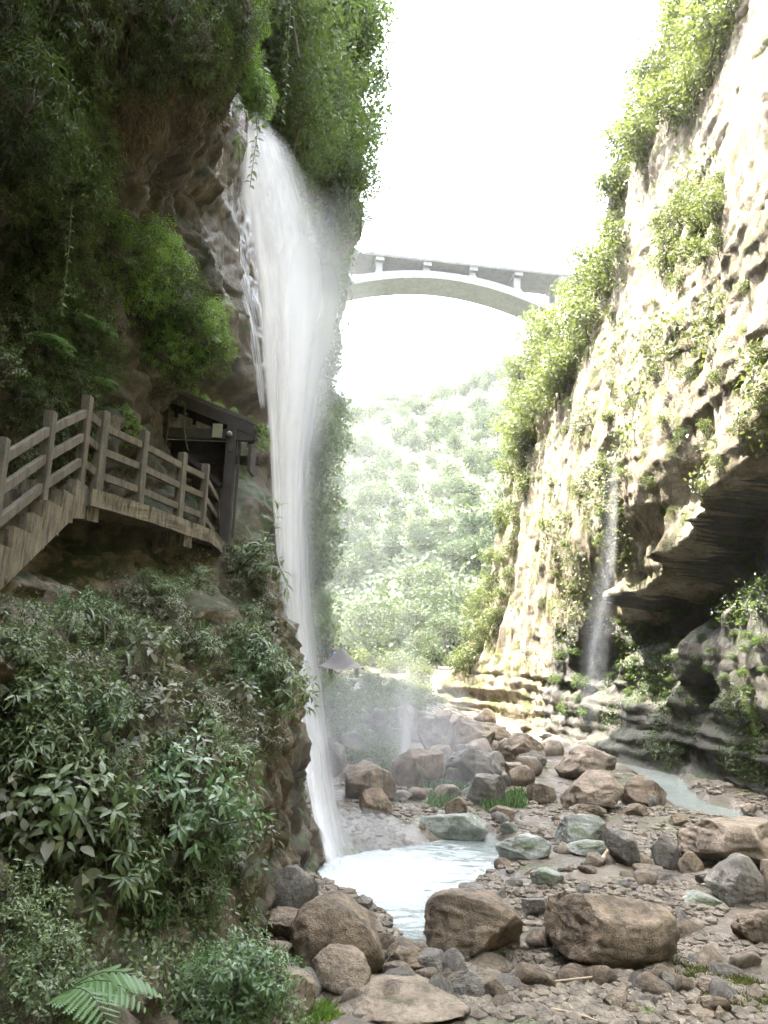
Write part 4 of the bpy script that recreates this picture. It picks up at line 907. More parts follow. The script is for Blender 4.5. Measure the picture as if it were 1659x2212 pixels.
# vines
def vine(pts, Y, label, n, ln, matn='leaf_bright', name='hanging_vine', wr=0.5):
    q = [P(x, y, Y) for x, y in pts]; e = empty(name, q[0], label, 'vine')
    qq = [p - q[0] for p in q]; v, f = tube(qq, 0.006*Y/10, 4); obj('stem', mesh_from('stem', v, f, MAT['stem_green']), e)
    rr_ = random.Random(n)
    for k in range(n):
        t = (k + 0.5)/n*(len(qq)-1); i = min(int(t), len(qq)-2); p = qq[i].lerp(qq[i+1], t - i); sd = 1 if k % 2 else -1
        d = Vector((sd*rr_.uniform(.5, 1), rr_.uniform(-.6, .2), rr_.uniform(-.9, 0.0)))
        lo = bpy.data.objects.new('leaf', one_leaf(matn, wr, k % 3)); COL.objects.link(lo); lo.parent = e; lo.matrix_local = leaf_matrix(p, d, Vector((0.1*sd, -1, 0.5)), ln*rr_.uniform(.7, 1.2))
vine([(168, 0), (176, 60), (172, 120), (182, 190), (178, 250), (183, 320)], 8.6, 'long leafy vine hanging down the dark upper left rock', 26, 0.09)
vine([(215, 120), (216, 160), (205, 190)], 8.6, 'short leafy vine beside the long one on the dark rock', 9, 0.08)
vine([(628, 0), (622, 90), (618, 180), (608, 262)], 12.0, 'thin leafy vine hanging in front of the trees right of the crest', 26, 0.085)
vine([(552, 230), (556, 290), (548, 340), (540, 405)], 12.0, 'leafy vine dangling in front of the upper waterfall', 24, 0.12, 'leaf_tree')
vine([(566, 120), (574, 200), (572, 260)], 12.0, 'bright leafy vine trailing off the overhang tip', 22, 0.13)
vine([(155, 440), (148, 540), (140, 620), (132, 680)], 8.6, 'thin vine with small leaves low on the upper left cliff', 18, 0.06)
vine([(400, 870), (398, 930), (405, 970)], 13.6, 'thin creeper hanging from the shelter roof edge', 18, 0.05, 'leaf_dark')
vine([(365, 870), (364, 920), (358, 960)], 13.6, 'second thin creeper hanging left of the first under the roof', 14, 0.05, 'leaf_dark')

# strap-leaved plants
def blade_mesh(k):
    n = 7; V = []; F = []; curl = 0.9 + 0.35*k
    for i in range(n):
        t = i/(n-1); y = math.sin(t*curl)/curl; z = 0.55*math.sin(t*1.7)*(1 - 0.5*t) - 0.55*t*t*curl; w = 0.045*math.sin(math.pi*(0.12 + 0.86*t))**0.7
        V += [(-w, y, z + 0.012), (0, y, z), (w, y, z + 0.012)]
    for i in range(n-1):
        for j in (0, 1): F.append((i*3+j, i*3+j+1, i*3+j+4, i*3+j+3))
    return mesh_from('blade', V, F, MAT['leaf_strap'], attr={'lv': np.full(len(V), 0.3*k)})
BLADES = [blade_mesh(k) for k in range(4)]
def strap_plant(px, py, ln, n, label, Y=None, face=-1.2):
    p = P(px, py, Y) if Y else place(['left_cliff'], px, py, 0.2, 0.6)
    if p is None: return
    e = empty('strap_leaved_plant', p, label, 'plant'); rr_ = random.Random(int(px*7+py))
    for k in range(n):
        lo = bpy.data.objects.new('blade', BLADES[k % 4]); COL.objects.link(lo); lo.parent = e
        lo.rotation_euler = (rr_.uniform(-.3, .3), rr_.uniform(-.3, .3), face + 0.8*math.pi*((k + .5)/n - .5) + rr_.uniform(-.15, .15)); s_ = ln*rr_.uniform(.75, 1.15); lo.scale = (s_*1.1, s_, s_)
strap_plant(155, 1345, 0.50, 11, 'arching strap-leaved plant at the top of the lower left growth', face=-2.0)
strap_plant(225, 1420, 0.45, 10, 'strap-leaved plant just below the topmost arching one')
strap_plant(130, 1785, 0.62, 12, 'large arching strap-leaved plant near the left edge, low down')
strap_plant(420, 1555, 0.45, 9, 'strap-leaved plant drooping over the bare tan rock')
strap_plant(535, 1400, 0.50, 10, 'strap-leaved plant near the corner beside the water')
strap_plant(505, 1640, 0.45, 10, 'strap-leaved plant below the cliff corner shrub')
strap_plant(95, 1480, 0.4, 8, 'small strap-leaved plant at the left edge of the growth')
strap_plant(555, 215, 0.5, 12, 'grassy tuft hanging from the tip of the overhang', Y=12.3)
strap_plant(500, 310, 0.42, 12, 'dry grass tuft under the overhang lip', Y=13.0)
# ferns
def pinna_mesh():
    V = [(0, 0, 0)]; F = []; n = 11
    parts = []
    for i in range(n):
        t = (i+0.5)/n; y = t; w = 0.17*math.sin(math.pi*(0.15+0.8*t))**0.8
        for sd in (-1, 1): parts.append(([(0, y-0.045, 0), (sd*w, y+0.05, -0.03), (sd*w*0.5, y+0.085, -0.012), (0, y+0.05, 0)], [(0, 1, 2, 3)]))
    V, F = join(parts); return mesh_from('pinna', V, F, MAT['leaf_fern'], attr={'lv': np.full(len(V), 0.4)})
PINNA = pinna_mesh()
def fern(p, ln, nfr, label, face, spread=2.6, group=None, up=0.35, npin=11, mat=None):
    e = empty('fern', p, label, 'fern', group); rr_ = random.Random(int(p[0]*100))
    for k in range(nfr):
        a = face + spread*((k+.5)/nfr - .5) + rr_.uniform(-.15, .15); dr = Vector((math.cos(a), math.sin(a), 0)); L_ = ln*rr_.uniform(.75, 1.1)
        pts = [dr*(L_*t) + Vector((0, 0, L_*(up*2.2*t - 0.95*t*t))) for t in np.linspace(0, 1, 8)]
        v, f = tube(pts, [0.006*L_*(1.2-t) for t in np.linspace(0, 1, 8)], 4); fr = obj('frond', mesh_from('frond', v, f, MAT['stem_green']), e)
        for j in range(npin):
            t = 0.15 + 0.83*j/(npin-1); s_ = t*7; i = min(int(s_), 6); q = pts[i].lerp(pts[i+1], s_-i); ax = (pts[i+1]-pts[i]).normalized(); sdv = ax.cross(Vector((0, 0, 1))).normalized()
            size = 0.36*L_*math.sin(math.pi*(0.18 + 0.78*t))**0.9
            for sd in (-1, 1):
                po = bpy.data.objects.new('pinna', PINNA); COL.objects.link(po); po.parent = fr; po.matrix_local = leaf_matrix(q, sdv*sd + ax*0.45 + Vector((0, 0, -0.25)), Vector((0, 0, 1)), size)
    return e
fern(P(120, 2160, 5.2), 0.62, 3, 'bright pale green fern fronds in the bottom left foreground', -0.1, 1.5, up=0.42, npin=13)
fern(P(175, 2150, 5.6), 0.36, 2, 'small fern behind the bright foreground fronds', 0.5, 1.5)
for (x, y, ln, lab) in ((85, 1530, 0.4, 'fern at the left edge of the lower growth'), (395, 2075, 0.28, 'small fern on the rock by the bottom shrubs'), (160, 700, 0.55, 'dark fern hanging on the cliff above the steps'), (60, 740, 0.6, 'large dark fern at the left edge above the steps'), (190, 830, 0.4, 'pale fern just above the railing corner'), (520, 1430, 0.3, 'small fern near the cliff corner beside the fall')):
    p = place(['left_cliff'], x, y, 0.2, 0.8)
    if p: fern(p, ln, 5, lab, -0.9, 3.0, npin=9)
# creeping ground cover that clothes the rock
def cover(names, polys, n, ln, matn, objname, label, cat, wr=0.45, outk=0.03, seed=3, thr=0.0, nscale=0.8, droop=0.6, holes=(), per=1, jit=0.1):
    rng = np.random.default_rng(seed); pos = []; nr = []
    areas = []
    for poly in polys:
        a = 0.5*abs(sum(poly[i][0]*poly[(i+1) % len(poly)][1] - poly[(i+1) % len(poly)][0]*poly[i][1] for i in range(len(poly)))); areas.append(a)
    for poly, a in zip(polys, areas):
        k = int(n*a/sum(areas)); xs_, ys_ = [p[0] for p in poly], [p[1] for p in poly]
        c = np.stack([rng.uniform(min(xs_), max(xs_), k*3), rng.uniform(min(ys_), max(ys_), k*3)], 1); c = c[inside(c, np.array(poly, float))][:k]
        for x, y in c:
            if holes and any(inpoly(x, y, h_) for h_ in holes): continue
            h = hit(names, x, y)
            if h: pos.append(h[0][:]); nr.append(h[1][:])
    pos = np.array(pos); nr = np.array(nr)
    keep = fbm(pos*nscale, 3, seed+50) > thr; pos = pos[keep]; nr = nr[keep]
    if per > 1:
        pos = np.repeat(pos, per, 0); nr = np.repeat(nr, per, 0); pos = pos + rng.normal(size=pos.shape)*jit
    m_ = len(pos)
    d = norm(rng.normal(size=(m_, 3)) + nr*0.5 + np.array([0, 0, -droop])); u = norm(nr + 0.5*rng.normal(size=(m_, 3)) + np.array([0, 0, 0.4]))
    V, F, lv = leaf_geo(pos + nr*outk*rng.random((m_, 1))*2, d, u, ln*(0.6 + 0.8*rng.random(m_)), wr, T_LO, rng=rng)
    o = obj(objname, mesh_from(objname, V, F, MAT[matn], attr={'lv': lv})); tag(o, label, cat, kind='stuff'); return o
cover(['left_cliff'], [[(0, 1180), (560, 1180), (630, 1500), (560, 1950), (640, 2212), (0, 2212)]], 5200, 0.055, 'leaf_broad', 'creeper_cover', 'small creeping leaves clothing the lower left rock', 'creeper', thr=-0.05, holes=HOLES + [[(0, 1180), (420, 1180), (250, 1260), (130, 1330), (0, 1350)]], per=4, jit=0.06, seed=21)
cover(['left_cliff'], [[(0, 0), (520, 0), (500, 240), (330, 250), (210, 330), (230, 470), (470, 690), (440, 800), (230, 840), (180, 860), (240, 950), (0, 1080)]], 4200, 0.075, 'leaf_dark', 'creeper_cover', 'dark small-leaved growth over the upper left rock', 'creeper', wr=0.3, thr=0.08, per=4, jit=0.09, seed=22, droop=1.0)
cover(['left_cliff'], [[(0, 0), (330, 0), (500, 260), (300, 420), (200, 200), (0, 130)], [(180, 560), (300, 640), (330, 830), (200, 830)]], 1500, 0.16, 'leaf_dry', 'dry_grass', 'dry brown grass and dead fronds hanging from the upper left rock', 'grass', wr=0.07, thr=0.0, per=3, jit=0.1, seed=23, droop=2.2)

# ------------------------------------------------------------------ boulders
def ico(sub):
    bm = bmesh.new(); bmesh.ops.create_icosphere(bm, subdivisions=sub, radius=1); V = np.array([v.co[:] for v in bm.verts]); F = np.array([[v.index for v in f.verts] for f in bm.faces]); bm.free(); return V, F
ICO5, ICO4, ICO3, ICO2, ICO1 = ico(5), ico(4), ico(3), ico(2), ico(1)
def rock_shape(seed, tm, cuts=7, power=2.6, rough=0.05, tilt=0.0):
    V, F = tm; rng = np.random.default_rng(seed); d = V.copy()
    r = 1/(np.sum(np.abs(d)**power, axis=1)**(1/power)); p = d*r[:, None]
    for k in range(cuts):
        n = norm(rng.normal(size=(1, 3)))[0]; n[2] = abs(n[2])*0.8 if k % 2 else n[2]; n /= np.linalg.norm(n); h = rng.uniform(0.55, 0.9)
        e = np.maximum(p @ n - h, 0); p = p - np.outer(e*0.94, n)
    q_ = fbm(p*1.7 + seed, 3, seed % 71); crk = np.exp(-(q_/0.022)**2)
    f = 0.09*fbm(p*1.3 + seed, 4, seed % 97) + rough*fbm(p*3.2 + seed, 5, seed % 89, ridge=True) + rough*0.6*fbm(p*9 + seed, 4, seed % 83) - 0.045*crk + 0.022*fbm((p @ np.array([[.2, .1, .0], [.1, .3, .0], [1.2, .6, 7.0]]).T) + seed, 3, seed % 67, ridge=True)
    p = p + d*f[:, None]
    lo, hi = p.min(0), p.max(0); return (p - (lo+hi)/2)/((hi - lo)/2), F
def boulder(x0, y0, x1, y1, label, mat=0, seed=None, dep=0.85, tm=None, sink=0.12, name='boulder', group=None, rz=None, rough=0.05, cuts=7, power=2.8, Y=None):
    seed = seed if seed is not None else int(x0*13 + y0*7)
    rng = random.Random(seed)
    g = ground_hit((x0+x1)/2, min(y1, 2208)) if Y is None else P((x0+x1)/2, y1, Y)
    Yf = g.y; m_ = mpp((x0+x1)/2, (y0+y1)/2, Yf + 0.5); cuts = cuts + 5; rx = (x1-x0)/2*m_; ry = rx*dep
    m2 = mpp((x0+x1)/2, (y0+y1)/2, Yf + ry); rx = (x1-x0)/2*m2
    ctr = P((x0+x1)/2, (y0+y1)/2, Yf + ry*0.8); top = P((x0+x1)/2, y0, Yf + ry*0.9)
    zb = float(ground_z(ctr.x, Yf + ry*0.3)[0]) if Y is None else g.z
    zt = top.z; zb = min(zb, zt - 0.3*rx); hz = (zt - zb)/2*(1 + sink); 
    p, F = rock_shape(seed, tm or ICO5, cuts, power, rough)
    a = rng.uniform(-.3, .3) if rz is None else rz
    ca, sa_ = math.cos(a), math.sin(a); p = np.stack([p[:, 0]*ca - p[:, 1]*sa_, p[:, 0]*sa_ + p[:, 1]*ca, p[:, 2]], 1); p[:, :2] /= np.abs(p[:, :2]).max(0)
    V = p*np.array([rx, ry, hz]); o = obj(name, mesh_from(name, V, F, BOULDER_MATS[mat] if isinstance(mat, int) else MAT[mat]), None, (ctr.x, Yf + ry*0.8, zt - hz)); tag(o, label, 'boulder' if name == 'boulder' else 'rock', group)
    return o
BL = [
 (622, 1925, 832, 2122, 'big rounded brown boulder at the near left edge of the pool', 0, dict(tm=ICO5, cuts=0, power=2.3)),
 (672, 2042, 803, 2168, 'angular tan block leaning against the big brown boulder', 1, dict(cuts=10, power=4)),
 (915, 1920, 1130, 2085, 'big dark brown boulder at the foot of the pool, centre', 0, dict(tm=ICO5, cuts=0, power=2.9)),
 (1185, 1922, 1455, 2097, 'biggest brown boulder, right of the centre one on wet gravel', 0, dict(tm=ICO5, cuts=0, power=2.5)),
 (690, 2125, 1010, 2290, 'tan boulder cut off by the bottom edge of the photo', 1, dict(tm=ICO5, cuts=6)),
 (555, 2085, 682, 2260, 'striped brown slab by the green shrubs at the bottom', 1, dict(cuts=9, power=3.5)),
 (620, 2088, 702, 2165, 'grey rock wedged below the big rounded boulder', 2, dict(cuts=9, power=3)),
 (885, 2052, 962, 2095, 'flat pale stone just below the pool outlet', 2, dict(cuts=3)),
 (975, 2095, 1052, 2160, 'dark grey angular rock right of the bottom boulder', 2, dict(cuts=10, power=3.6)),
 (1475, 1765, 1700, 1885, 'huge boulder with green face and pinkish top at right', 1, dict(tm=ICO5, cuts=6, power=3)),
 (1530, 1842, 1655, 1955, 'grey slaty boulder in front of the huge one at right', 2, dict(cuts=9, power=3)),
 (1642, 1855, 1700, 1950, 'pinkish rock cut by the right edge beside the slaty boulder', 1, dict()),
 (1462, 1838, 1520, 1885, 'low brown rock at the foot of the huge right boulder', 0, dict()),
 (1210, 1662, 1348, 1752, 'large tan boulder in the middle of the stream bed', 1, dict(cuts=8, power=3)),
 (1198, 1606, 1332, 1685, 'tan boulder under the trickle at the right wall', 1, dict(cuts=7)),
 (1335, 1674, 1447, 1745, 'brown boulder between the large tan one and the wall', 0, dict(cuts=8)),
 (905, 1755, 1056, 1822, 'green-stained long boulder at the far pool edge', 3, dict(cuts=5, dep=0.5)),
 (1068, 1800, 1192, 1858, 'pale green boulder at the pool outlet channel', 3, dict(cuts=5, dep=0.6)),
 (1195, 1758, 1312, 1832, 'pale green lumpy boulder behind the outlet one', 3, dict(cuts=5, dep=0.6)),
 (1225, 1810, 1310, 1850, 'low pale rock in front of the lumpy green boulder', 3, dict(cuts=4)),
 (1010, 1668, 1097, 1740, 'grey boulder with dark right face near the grass', 2, dict(cuts=9, power=3.2)),
 (945, 1612, 1092, 1702, 'large flat grey-brown boulder above the grass', 2, dict(cuts=8, power=3)),
 (952, 1548, 1068, 1632, 'dark sloping boulder at the foot of the sunlit wall', 0, dict(cuts=9, power=3)),
 (1078, 1582, 1178, 1652, 'cracked brown boulder beside the upstream water', 0, dict(cuts=9, power=3)),
 (1120, 1622, 1180, 1660, 'low grey rock lying in the upstream water', 2, dict(cuts=5)),
 (1018, 1560, 1110, 1618, 'brown boulder partly behind the dark sloping one', 0, dict(cuts=7)),
 (845, 1615, 968, 1702, 'hazy brown boulder behind the thin spray', 0, dict(cuts=6)),
 (835, 1522, 920, 1602, 'rounded hazy boulder at the top of the rock pile', 2, dict(cuts=5)),
 (900, 1548, 985, 1640, 'grey boulder between the pile and the dark sloping one', 2, dict(cuts=6)),
 (742, 1645, 858, 1728, 'tilted brown slab seen through the spray', 0, dict(cuts=8, power=3.4)),
 (775, 1700, 850, 1765, 'brown rock below the tilted slab in the spray', 0, dict(cuts=7)),
 (730, 1580, 800, 1640, 'hazy boulder close behind the falling water', 2, dict(cuts=6)),
 (690, 1600, 750, 1680, 'hazy rock nearest the falling water', 2, dict(cuts=6)),
 (780, 1530, 850, 1590, 'hazy grey boulder left of the rounded one', 2, dict(cuts=6)),
 (1088, 1645, 1132, 1674, 'small round boulder at the water below the cracked one', 1, dict(cuts=3)),
 (1138, 1690, 1202, 1738, 'pointed brown rock left of the large tan boulder', 0, dict(cuts=9)),
 (1060, 1740, 1110, 1772, 'reddish rock lump on the gravel left of centre', 0, dict(cuts=7)),
 (960, 1720, 1010, 1765, 'reddish rock behind the green-stained boulder', 0, dict(cuts=7)),
 (1078, 1772, 1122, 1802, 'small mossy rock in the outlet channel', 3, dict(cuts=7)),
 (1146, 1872, 1218, 1915, 'mossy pale rock on the gravel above the centre boulder', 3, dict(cuts=5)),
 (1308, 1790, 1388, 1872, 'flat grey slab on the gravel left of its neighbour', 2, dict(cuts=7, power=3)),
 (1400, 1798, 1466, 1878, 'rounded grey slab near the huge right boulder', 2, dict(cuts=6)),
 (1465, 1925, 1560, 1960, 'low smooth green-grey rock half buried in gravel', 3, dict(cuts=2, sink=0.6)),
 (1580, 1958, 1690, 2045, 'mossy brown rock at the right edge', 0, dict(cuts=8, power=3)),
 (1300, 2135, 1360, 2178, 'flat angular stone below the biggest boulder', 1, dict(cuts=10, power=4)),
 (1425, 2098, 1460, 2138, 'upright grey stone beside the moss', 2, dict(cuts=9)),
 (1503, 2110, 1558, 2148, 'dark-shadowed stone on the moss at lower right', 1, dict(cuts=10, power=3.5)),
 (1465, 2172, 1548, 2235, 'pale flat stone cut by the bottom edge at right', 1, dict(cuts=7)),
 (1514, 2150, 1541, 2196, 'narrow upright stone between the flat stones', 1, dict(cuts=9)),
 (1480, 2153, 1513, 2180, 'small block left of the narrow upright stone', 1, dict(cuts=9)),
 (1580, 2150, 1618, 2176, 'small pale stone near the bottom right corner', 1, dict(cuts=8)),
 (1540, 2172, 1568, 2212, 'leaning stone at the bottom right', 1, dict(cuts=9)),
 (1344, 2168, 1383, 2200, 'brown block under the flat angular stone', 0, dict(cuts=9)),
 (985, 1906, 1048, 1930, 'dark wet rock in the water behind the centre boulder', 2, dict(cuts=5)),
 (900, 1852, 922, 1866, 'small dark rock alone in the pool', 0, dict(cuts=5, tm=ICO3)),
 (760, 1935, 806, 1962, 'dark wet rock behind the big rounded boulder', 2, dict(cuts=6)),
 (560, 1958, 690, 2035, 'broad mossy ledge rock at the cliff foot', 0, dict(cuts=9, power=3.5)),
 (545, 2030, 640, 2085, 'brown broken rock at the cliff foot below the ledge', 0, dict(cuts=9, power=3)),
 (575, 1865, 690, 1975, 'dark wet rock at the base of the wet wall beside the fall', 2, dict(cuts=1, dep=0.6, power=2.3)),
 (835, 2040, 925, 2095, 'muddy rock lump between the pool and the bottom boulder', 0, dict(cuts=8)),
 (1125, 1935, 1180, 1985, 'grey rock between the two big front boulders', 2, dict(cuts=8)),
 (1500, 1880, 1545, 1912, 'pale block in front of the slaty boulder', 2, dict(cuts=8)),
 (1600, 1735, 1640, 1765, 'pale rock beside the right stream', 1, dict(cuts=7)),
 (1445, 1755, 1490, 1785, 'brown rock at the near stream edge', 0, dict(cuts=7)),
 (1240, 1735, 1310, 1768, 'flat rock in front of the large tan boulder', 0, dict(cuts=5)),
 (1350, 1735, 1400, 1762, 'small brown rock below the wall boulder', 0, dict(cuts=7)),
 (1395, 1715, 1425, 1745, 'small dark rock against the wall boulder', 2, dict(cuts=7)),
]
for x0, y0, x1, y1, lab, mt, kw in BL: boulder(x0, y0, x1, y1, lab, mt, **kw)
hp_rng = np.random.default_rng(63)
for x, y in scatter([(715, 1560), (840, 1540), (950, 1545), (1090, 1570), (1180, 1590), (1200, 1650), (1100, 1720), (960, 1740), (840, 1760), (740, 1740)], 62, 20, hp_rng):
    w_ = hp_rng.uniform(22, 62)*(0.75 + 0.5*(y-1540)/200); boulder(x - w_/2, y - w_*hp_rng.uniform(.45, .75), x + w_/2, y, near_label(['brown', 'tan', 'grey'][int(x*7) % 3] + ' rock of the upstream boulder heap', x, y, [(740, 1600, 'nearest the falling water'), (850, 1560, 'at the top behind the spray'), (960, 1570, 'below the sunlit wall'), (1080, 1590, 'at the right end of the heap'), (1170, 1630, 'beside the upstream water'), (1060, 1690, 'near the grass'), (940, 1720, 'behind the green-stained boulder'), (820, 1730, 'below the thin spray'), (780, 1650, 'around the tilted slab')]), int(x*7) % 3, seed=int(x*3+y), tm=ICO3, group='rocks of the upstream heap')
# cobbles as single stones, fine gravel as one mass
COB = []
for k in range(8):
    p, F = rock_shape(500+k, ICO3, 8, 3.0, 0.05); COB.append([mesh_from('cobble', p, F, mm_) for mm_ in (BOULDER_MATS[0], BOULDER_MATS[1], BOULDER_MATS[2])])
rg = np.random.default_rng(77); cnt = 0; tries = 0
while cnt < 260 and tries < 5000:
    tries += 1
    x = rg.uniform(640, 1659); y = 1640 + 572*rg.random()**0.75
    if x < 700 + (y-1640)*0.2 and y < 1900: continue
    if y < 1700 and x < 1000: continue
    w = on_plane(x, y, 0.15); g = float(ground_z(w.x, w.y)[0]); q = np.array([[w.x, w.y]])
    if inside(q, POOL_W)[0] or g < float(wlev(np.array([w.y]))[0]) - 0.05: continue
    if fbm(np.array([[w.x*0.5, w.y*0.5, 3.0]]), 2, 5)[0] < -0.15: continue
    s_ = 0.05 + 0.16*rg.random()**2.2 + 0.002*w.y
    if w.y > 45: continue
    o = obj('cobble', COB[int(rg.integers(8))][int(rg.integers(3))], None, (w.x, w.y, g + s_*0.25), (rg.uniform(-.5, .5), rg.uniform(-.5, .5), rg.uniform(0, 6.3)), (s_*rg.uniform(.8, 1.4), s_*rg.uniform(.7, 1.2), s_*rg.uniform(.45, .9)))
    tag(o, near_label('loose brown-grey cobble', x, y, [(750, 2100, 'among the near left boulders'), (1000, 2130, 'right of the bottom tan boulder'), (1080, 2040, 'beside the centre boulder'), (1150, 1950, 'between the two big front boulders'), (1320, 2130, 'in front of the biggest boulder'), (1500, 2150, 'by the moss at lower right'), (1550, 2000, 'on the gravel near the right edge'), (1300, 1880, 'behind the biggest boulder'), (1120, 1880, 'at the near pool shore'), (1450, 1850, 'near the huge right boulder'), (1250, 1780, 'around the pale green boulders'), (1400, 1760, 'along the right stream'), (1100, 1740, 'near the far grass'), (850, 1780, 'on the far pool shore'), (1200, 1690, 'beside the large tan boulder')]), 'stone', 'loose cobbles on the river bed'); cnt += 1
def gravel(n, ylo, yhi, smin, smax, seed, name='gravel'):
    rng = np.random.default_rng(seed); V0, F0 = ICO1
    px = rng.uniform(560, 1900, n*2); py = ylo + (yhi-ylo)*rng.random(n*2)
    pos = []
    for x, y in zip(px, py):
        w = on_plane(x, y, 0.2); pos.append((w.x, w.y))
    pos = np.array(pos); g = ground_z(pos[:, 0], pos[:, 1]); p3_ = np.stack([pos[:, 0], pos[:, 1], 0*g], 1)
    keep = (g > wlev(pos[:, 1]) - 0.03) & (fbm(p3_*0.55, 3, 91) > -0.12) & (pos[:, 1] < 60) & (pos[:, 0] > -3.2)
    pos = pos[keep][:n]; g = g[keep][:n]; m_ = len(pos)
    s_ = (smin + (smax-smin)*rng.random(m_)**3)*(0.55 + 0.035*pos[:, 1])
    jit = 1 + 0.35*(rng.random((m_, len(V0), 1)) - 0.5)
    sc = np.stack([rng.uniform(.7, 1.4, m_), rng.uniform(.7, 1.2, m_), rng.uniform(.4, .85, m_)], 1)
    a = rng.uniform(0, 6.28, m_); V = V0[None]*jit*sc[:, None]*s_[:, None, None]
    X = V[:, :, 0]*np.cos(a)[:, None] - V[:, :, 1]*np.sin(a)[:, None]; Yv = V[:, :, 0]*np.sin(a)[:, None] + V[:, :, 1]*np.cos(a)[:, None]
    V = np.stack([X + pos[:, 0:1], Yv + pos[:, 1:2], V[:, :, 2] + (g + 0.2*s_)[:, None]], -1).reshape(-1, 3)
    F = (F0[None] + (np.arange(m_)*len(V0))[:, None, None]).reshape(-1, 3)
    o = obj(name, mesh_from(name, V, F, MAT['gravel_rock'], smooth_=False)); tag(o, 'loose brown gravel spread over the river bed', 'gravel', kind='stuff')
gravel(15000, 1700, 2230, 0.022, 0.11, 5)
# drift sticks
def stick(a, b_, r, label, Y=None):
    pa, pb = [ground_hit(*t) + Vector((0, 0, r*1.6)) for t in (a, b_)]
    mid = pa.lerp(pb, 0.5) + Vector((0.02, 0, r)); v, f = tube([pa, pa.lerp(mid, .5), mid, mid.lerp(pb, .5) + Vector((0, 0.01, 0)), pb], [r, r*1.1, r, r*.9, r*.6], 7)
    o = obj('driftwood_stick', mesh_from('driftwood_stick', [Vector(q) - pa for q in v], f, MAT['stick_wood']), None, pa); tag(o, label, 'stick')
stick((1297, 1872), (1320, 1838), 0.045, 'pale driftwood stick left of the flat grey slab')
stick((1190, 2185), (1292, 2212), 0.016, 'long thin stick at the bottom edge of the gravel')
stick((1218, 2170), (1240, 2192), 0.013, 'short thin stick crossing above the long one')
stick((845, 2068), (925, 2085), 0.03, 'dark stick lying below the pool outlet')
stick((1445, 2150), (1455, 2185), 0.012, 'upright pale twig beside the upright grey stone')
stick((1150, 2130), (1330, 2110), 0.012, 'thin twig on the mud in front of the biggest boulder')

# ------------------------------------------------------------------ shrubs and trees further off
def crown_mesh(seed, rad, n, ln, mat, wr=0.55, clump=9, flat=0.8, shell=0.65):
    rng = np.random.default_rng(seed)
    cc = rdir(clump, rng); cc[:, 2] = cc[:, 2]*0.75 + 0.12; cc *= (0.35 + 0.4*rng.random(clump))[:, None]; cr = 0.30 + 0.28*rng.random(clump)
    k = rng.integers(clump, size=n); d = rdir(n, rng); d[:, 2] += 0.15; d = norm(d)
    r = cr[k]*(shell + (1-shell)*rng.random(n))*(1 + 0.35*fbm(d*2.5 + k[:, None]*7.1, 3, seed))
    p = (cc[k] + d*r[:, None])*np.array([1, 1, flat])*rad
    dd = norm(d*0.6 + rng.normal(size=(n, 3))*0.6 + np.array([0, 0, -0.25])); u = norm(d + rng.normal(size=(n, 3))*0.45 + np.array([0, 0, 0.3]))
    V, F, lv = leaf_geo(p, dd, u, ln*(0.6 + 0.8*rng.random(n)), wr, T_LO, rng=rng); return mesh_from('crown', V, F, MAT[mat], attr={'lv': lv}), cc*rad, rad
def trunk_mesh(seed, cc, rad, hgt, r0, lean=(0, 0)):
    rng = random.Random(seed); parts = []
    base_ = Vector((lean[0], lean[1], -hgt)); top_ = Vector((0, 0, 0.25*rad)); mid = base_.lerp(top_, 0.5) + Vector((rng.uniform(-.1, .1)*hgt, rng.uniform(-.1, .1)*hgt, 0))
    parts.append(tube([base_, base_.lerp(mid, .5), mid, top_], [r0, r0*.85, r0*.7, r0*.35], 7))
    for c in list(cc)[:6]:
        s_ = mid.lerp(top_, rng.uniform(.1, .8)); parts.append(tube([s_, s_.lerp(Vector(c), .5) + Vector((0, 0, .08*rad)), Vector(c)], [r0*.4, r0*.28, r0*.1], 5))
    V, F = join(parts); return mesh_from('trunk', V, F, MAT['bark'])
TREE = {}
def tree_kind(name, mat, nvar, n, ln, hgt, r0, clump=9, flat=0.85, **kw):
    TREE[name] = []
    for k in range(nvar):
        cm, cc, rad = crown_mesh(hash_seed(name)+k, 1.0, n, ln, mat, clump=clump + k % 3, flat=flat, **kw); TREE[name].append((cm, trunk_mesh(k, cc, 1.0, hgt, r0, (random.uniform(-.3, .3), random.uniform(-.3, .3)))))
tree_kind('wall_tree', 'leaf_tree', 6, 2400, 0.085, 0.9, 0.018, 14, 0.75)
tree_kind('hill_tree', 'leaf_hill', 6, 1700, 0.105, 1.4, 0.06, 9)
tree_kind('sunny_shrub', 'leaf_sunny', 6, 900, 0.13, 0.8, 0.03, 9, 1.0)
tree_kind('shade_shrub', 'leaf_tree', 5, 900, 0.13, 0.8, 0.03, 9, 0.8)
def tree(name, kind, loc, rad, label, cat, group, squash=1.0, trunk=True):
    c, t = random.choice(TREE[kind]); e = empty(name, loc, label, cat, group); e.rotation_euler = (random.uniform(-.2, .2), random.uniform(-.2, .2), random.uniform(0, 6.28)); e.scale = (rad, rad, rad*squash)
    o_ = obj('crown', c, e)
    if trunk: obj('trunk', t, e)
    return e
rg = np.random.default_rng(91); random.seed(3)
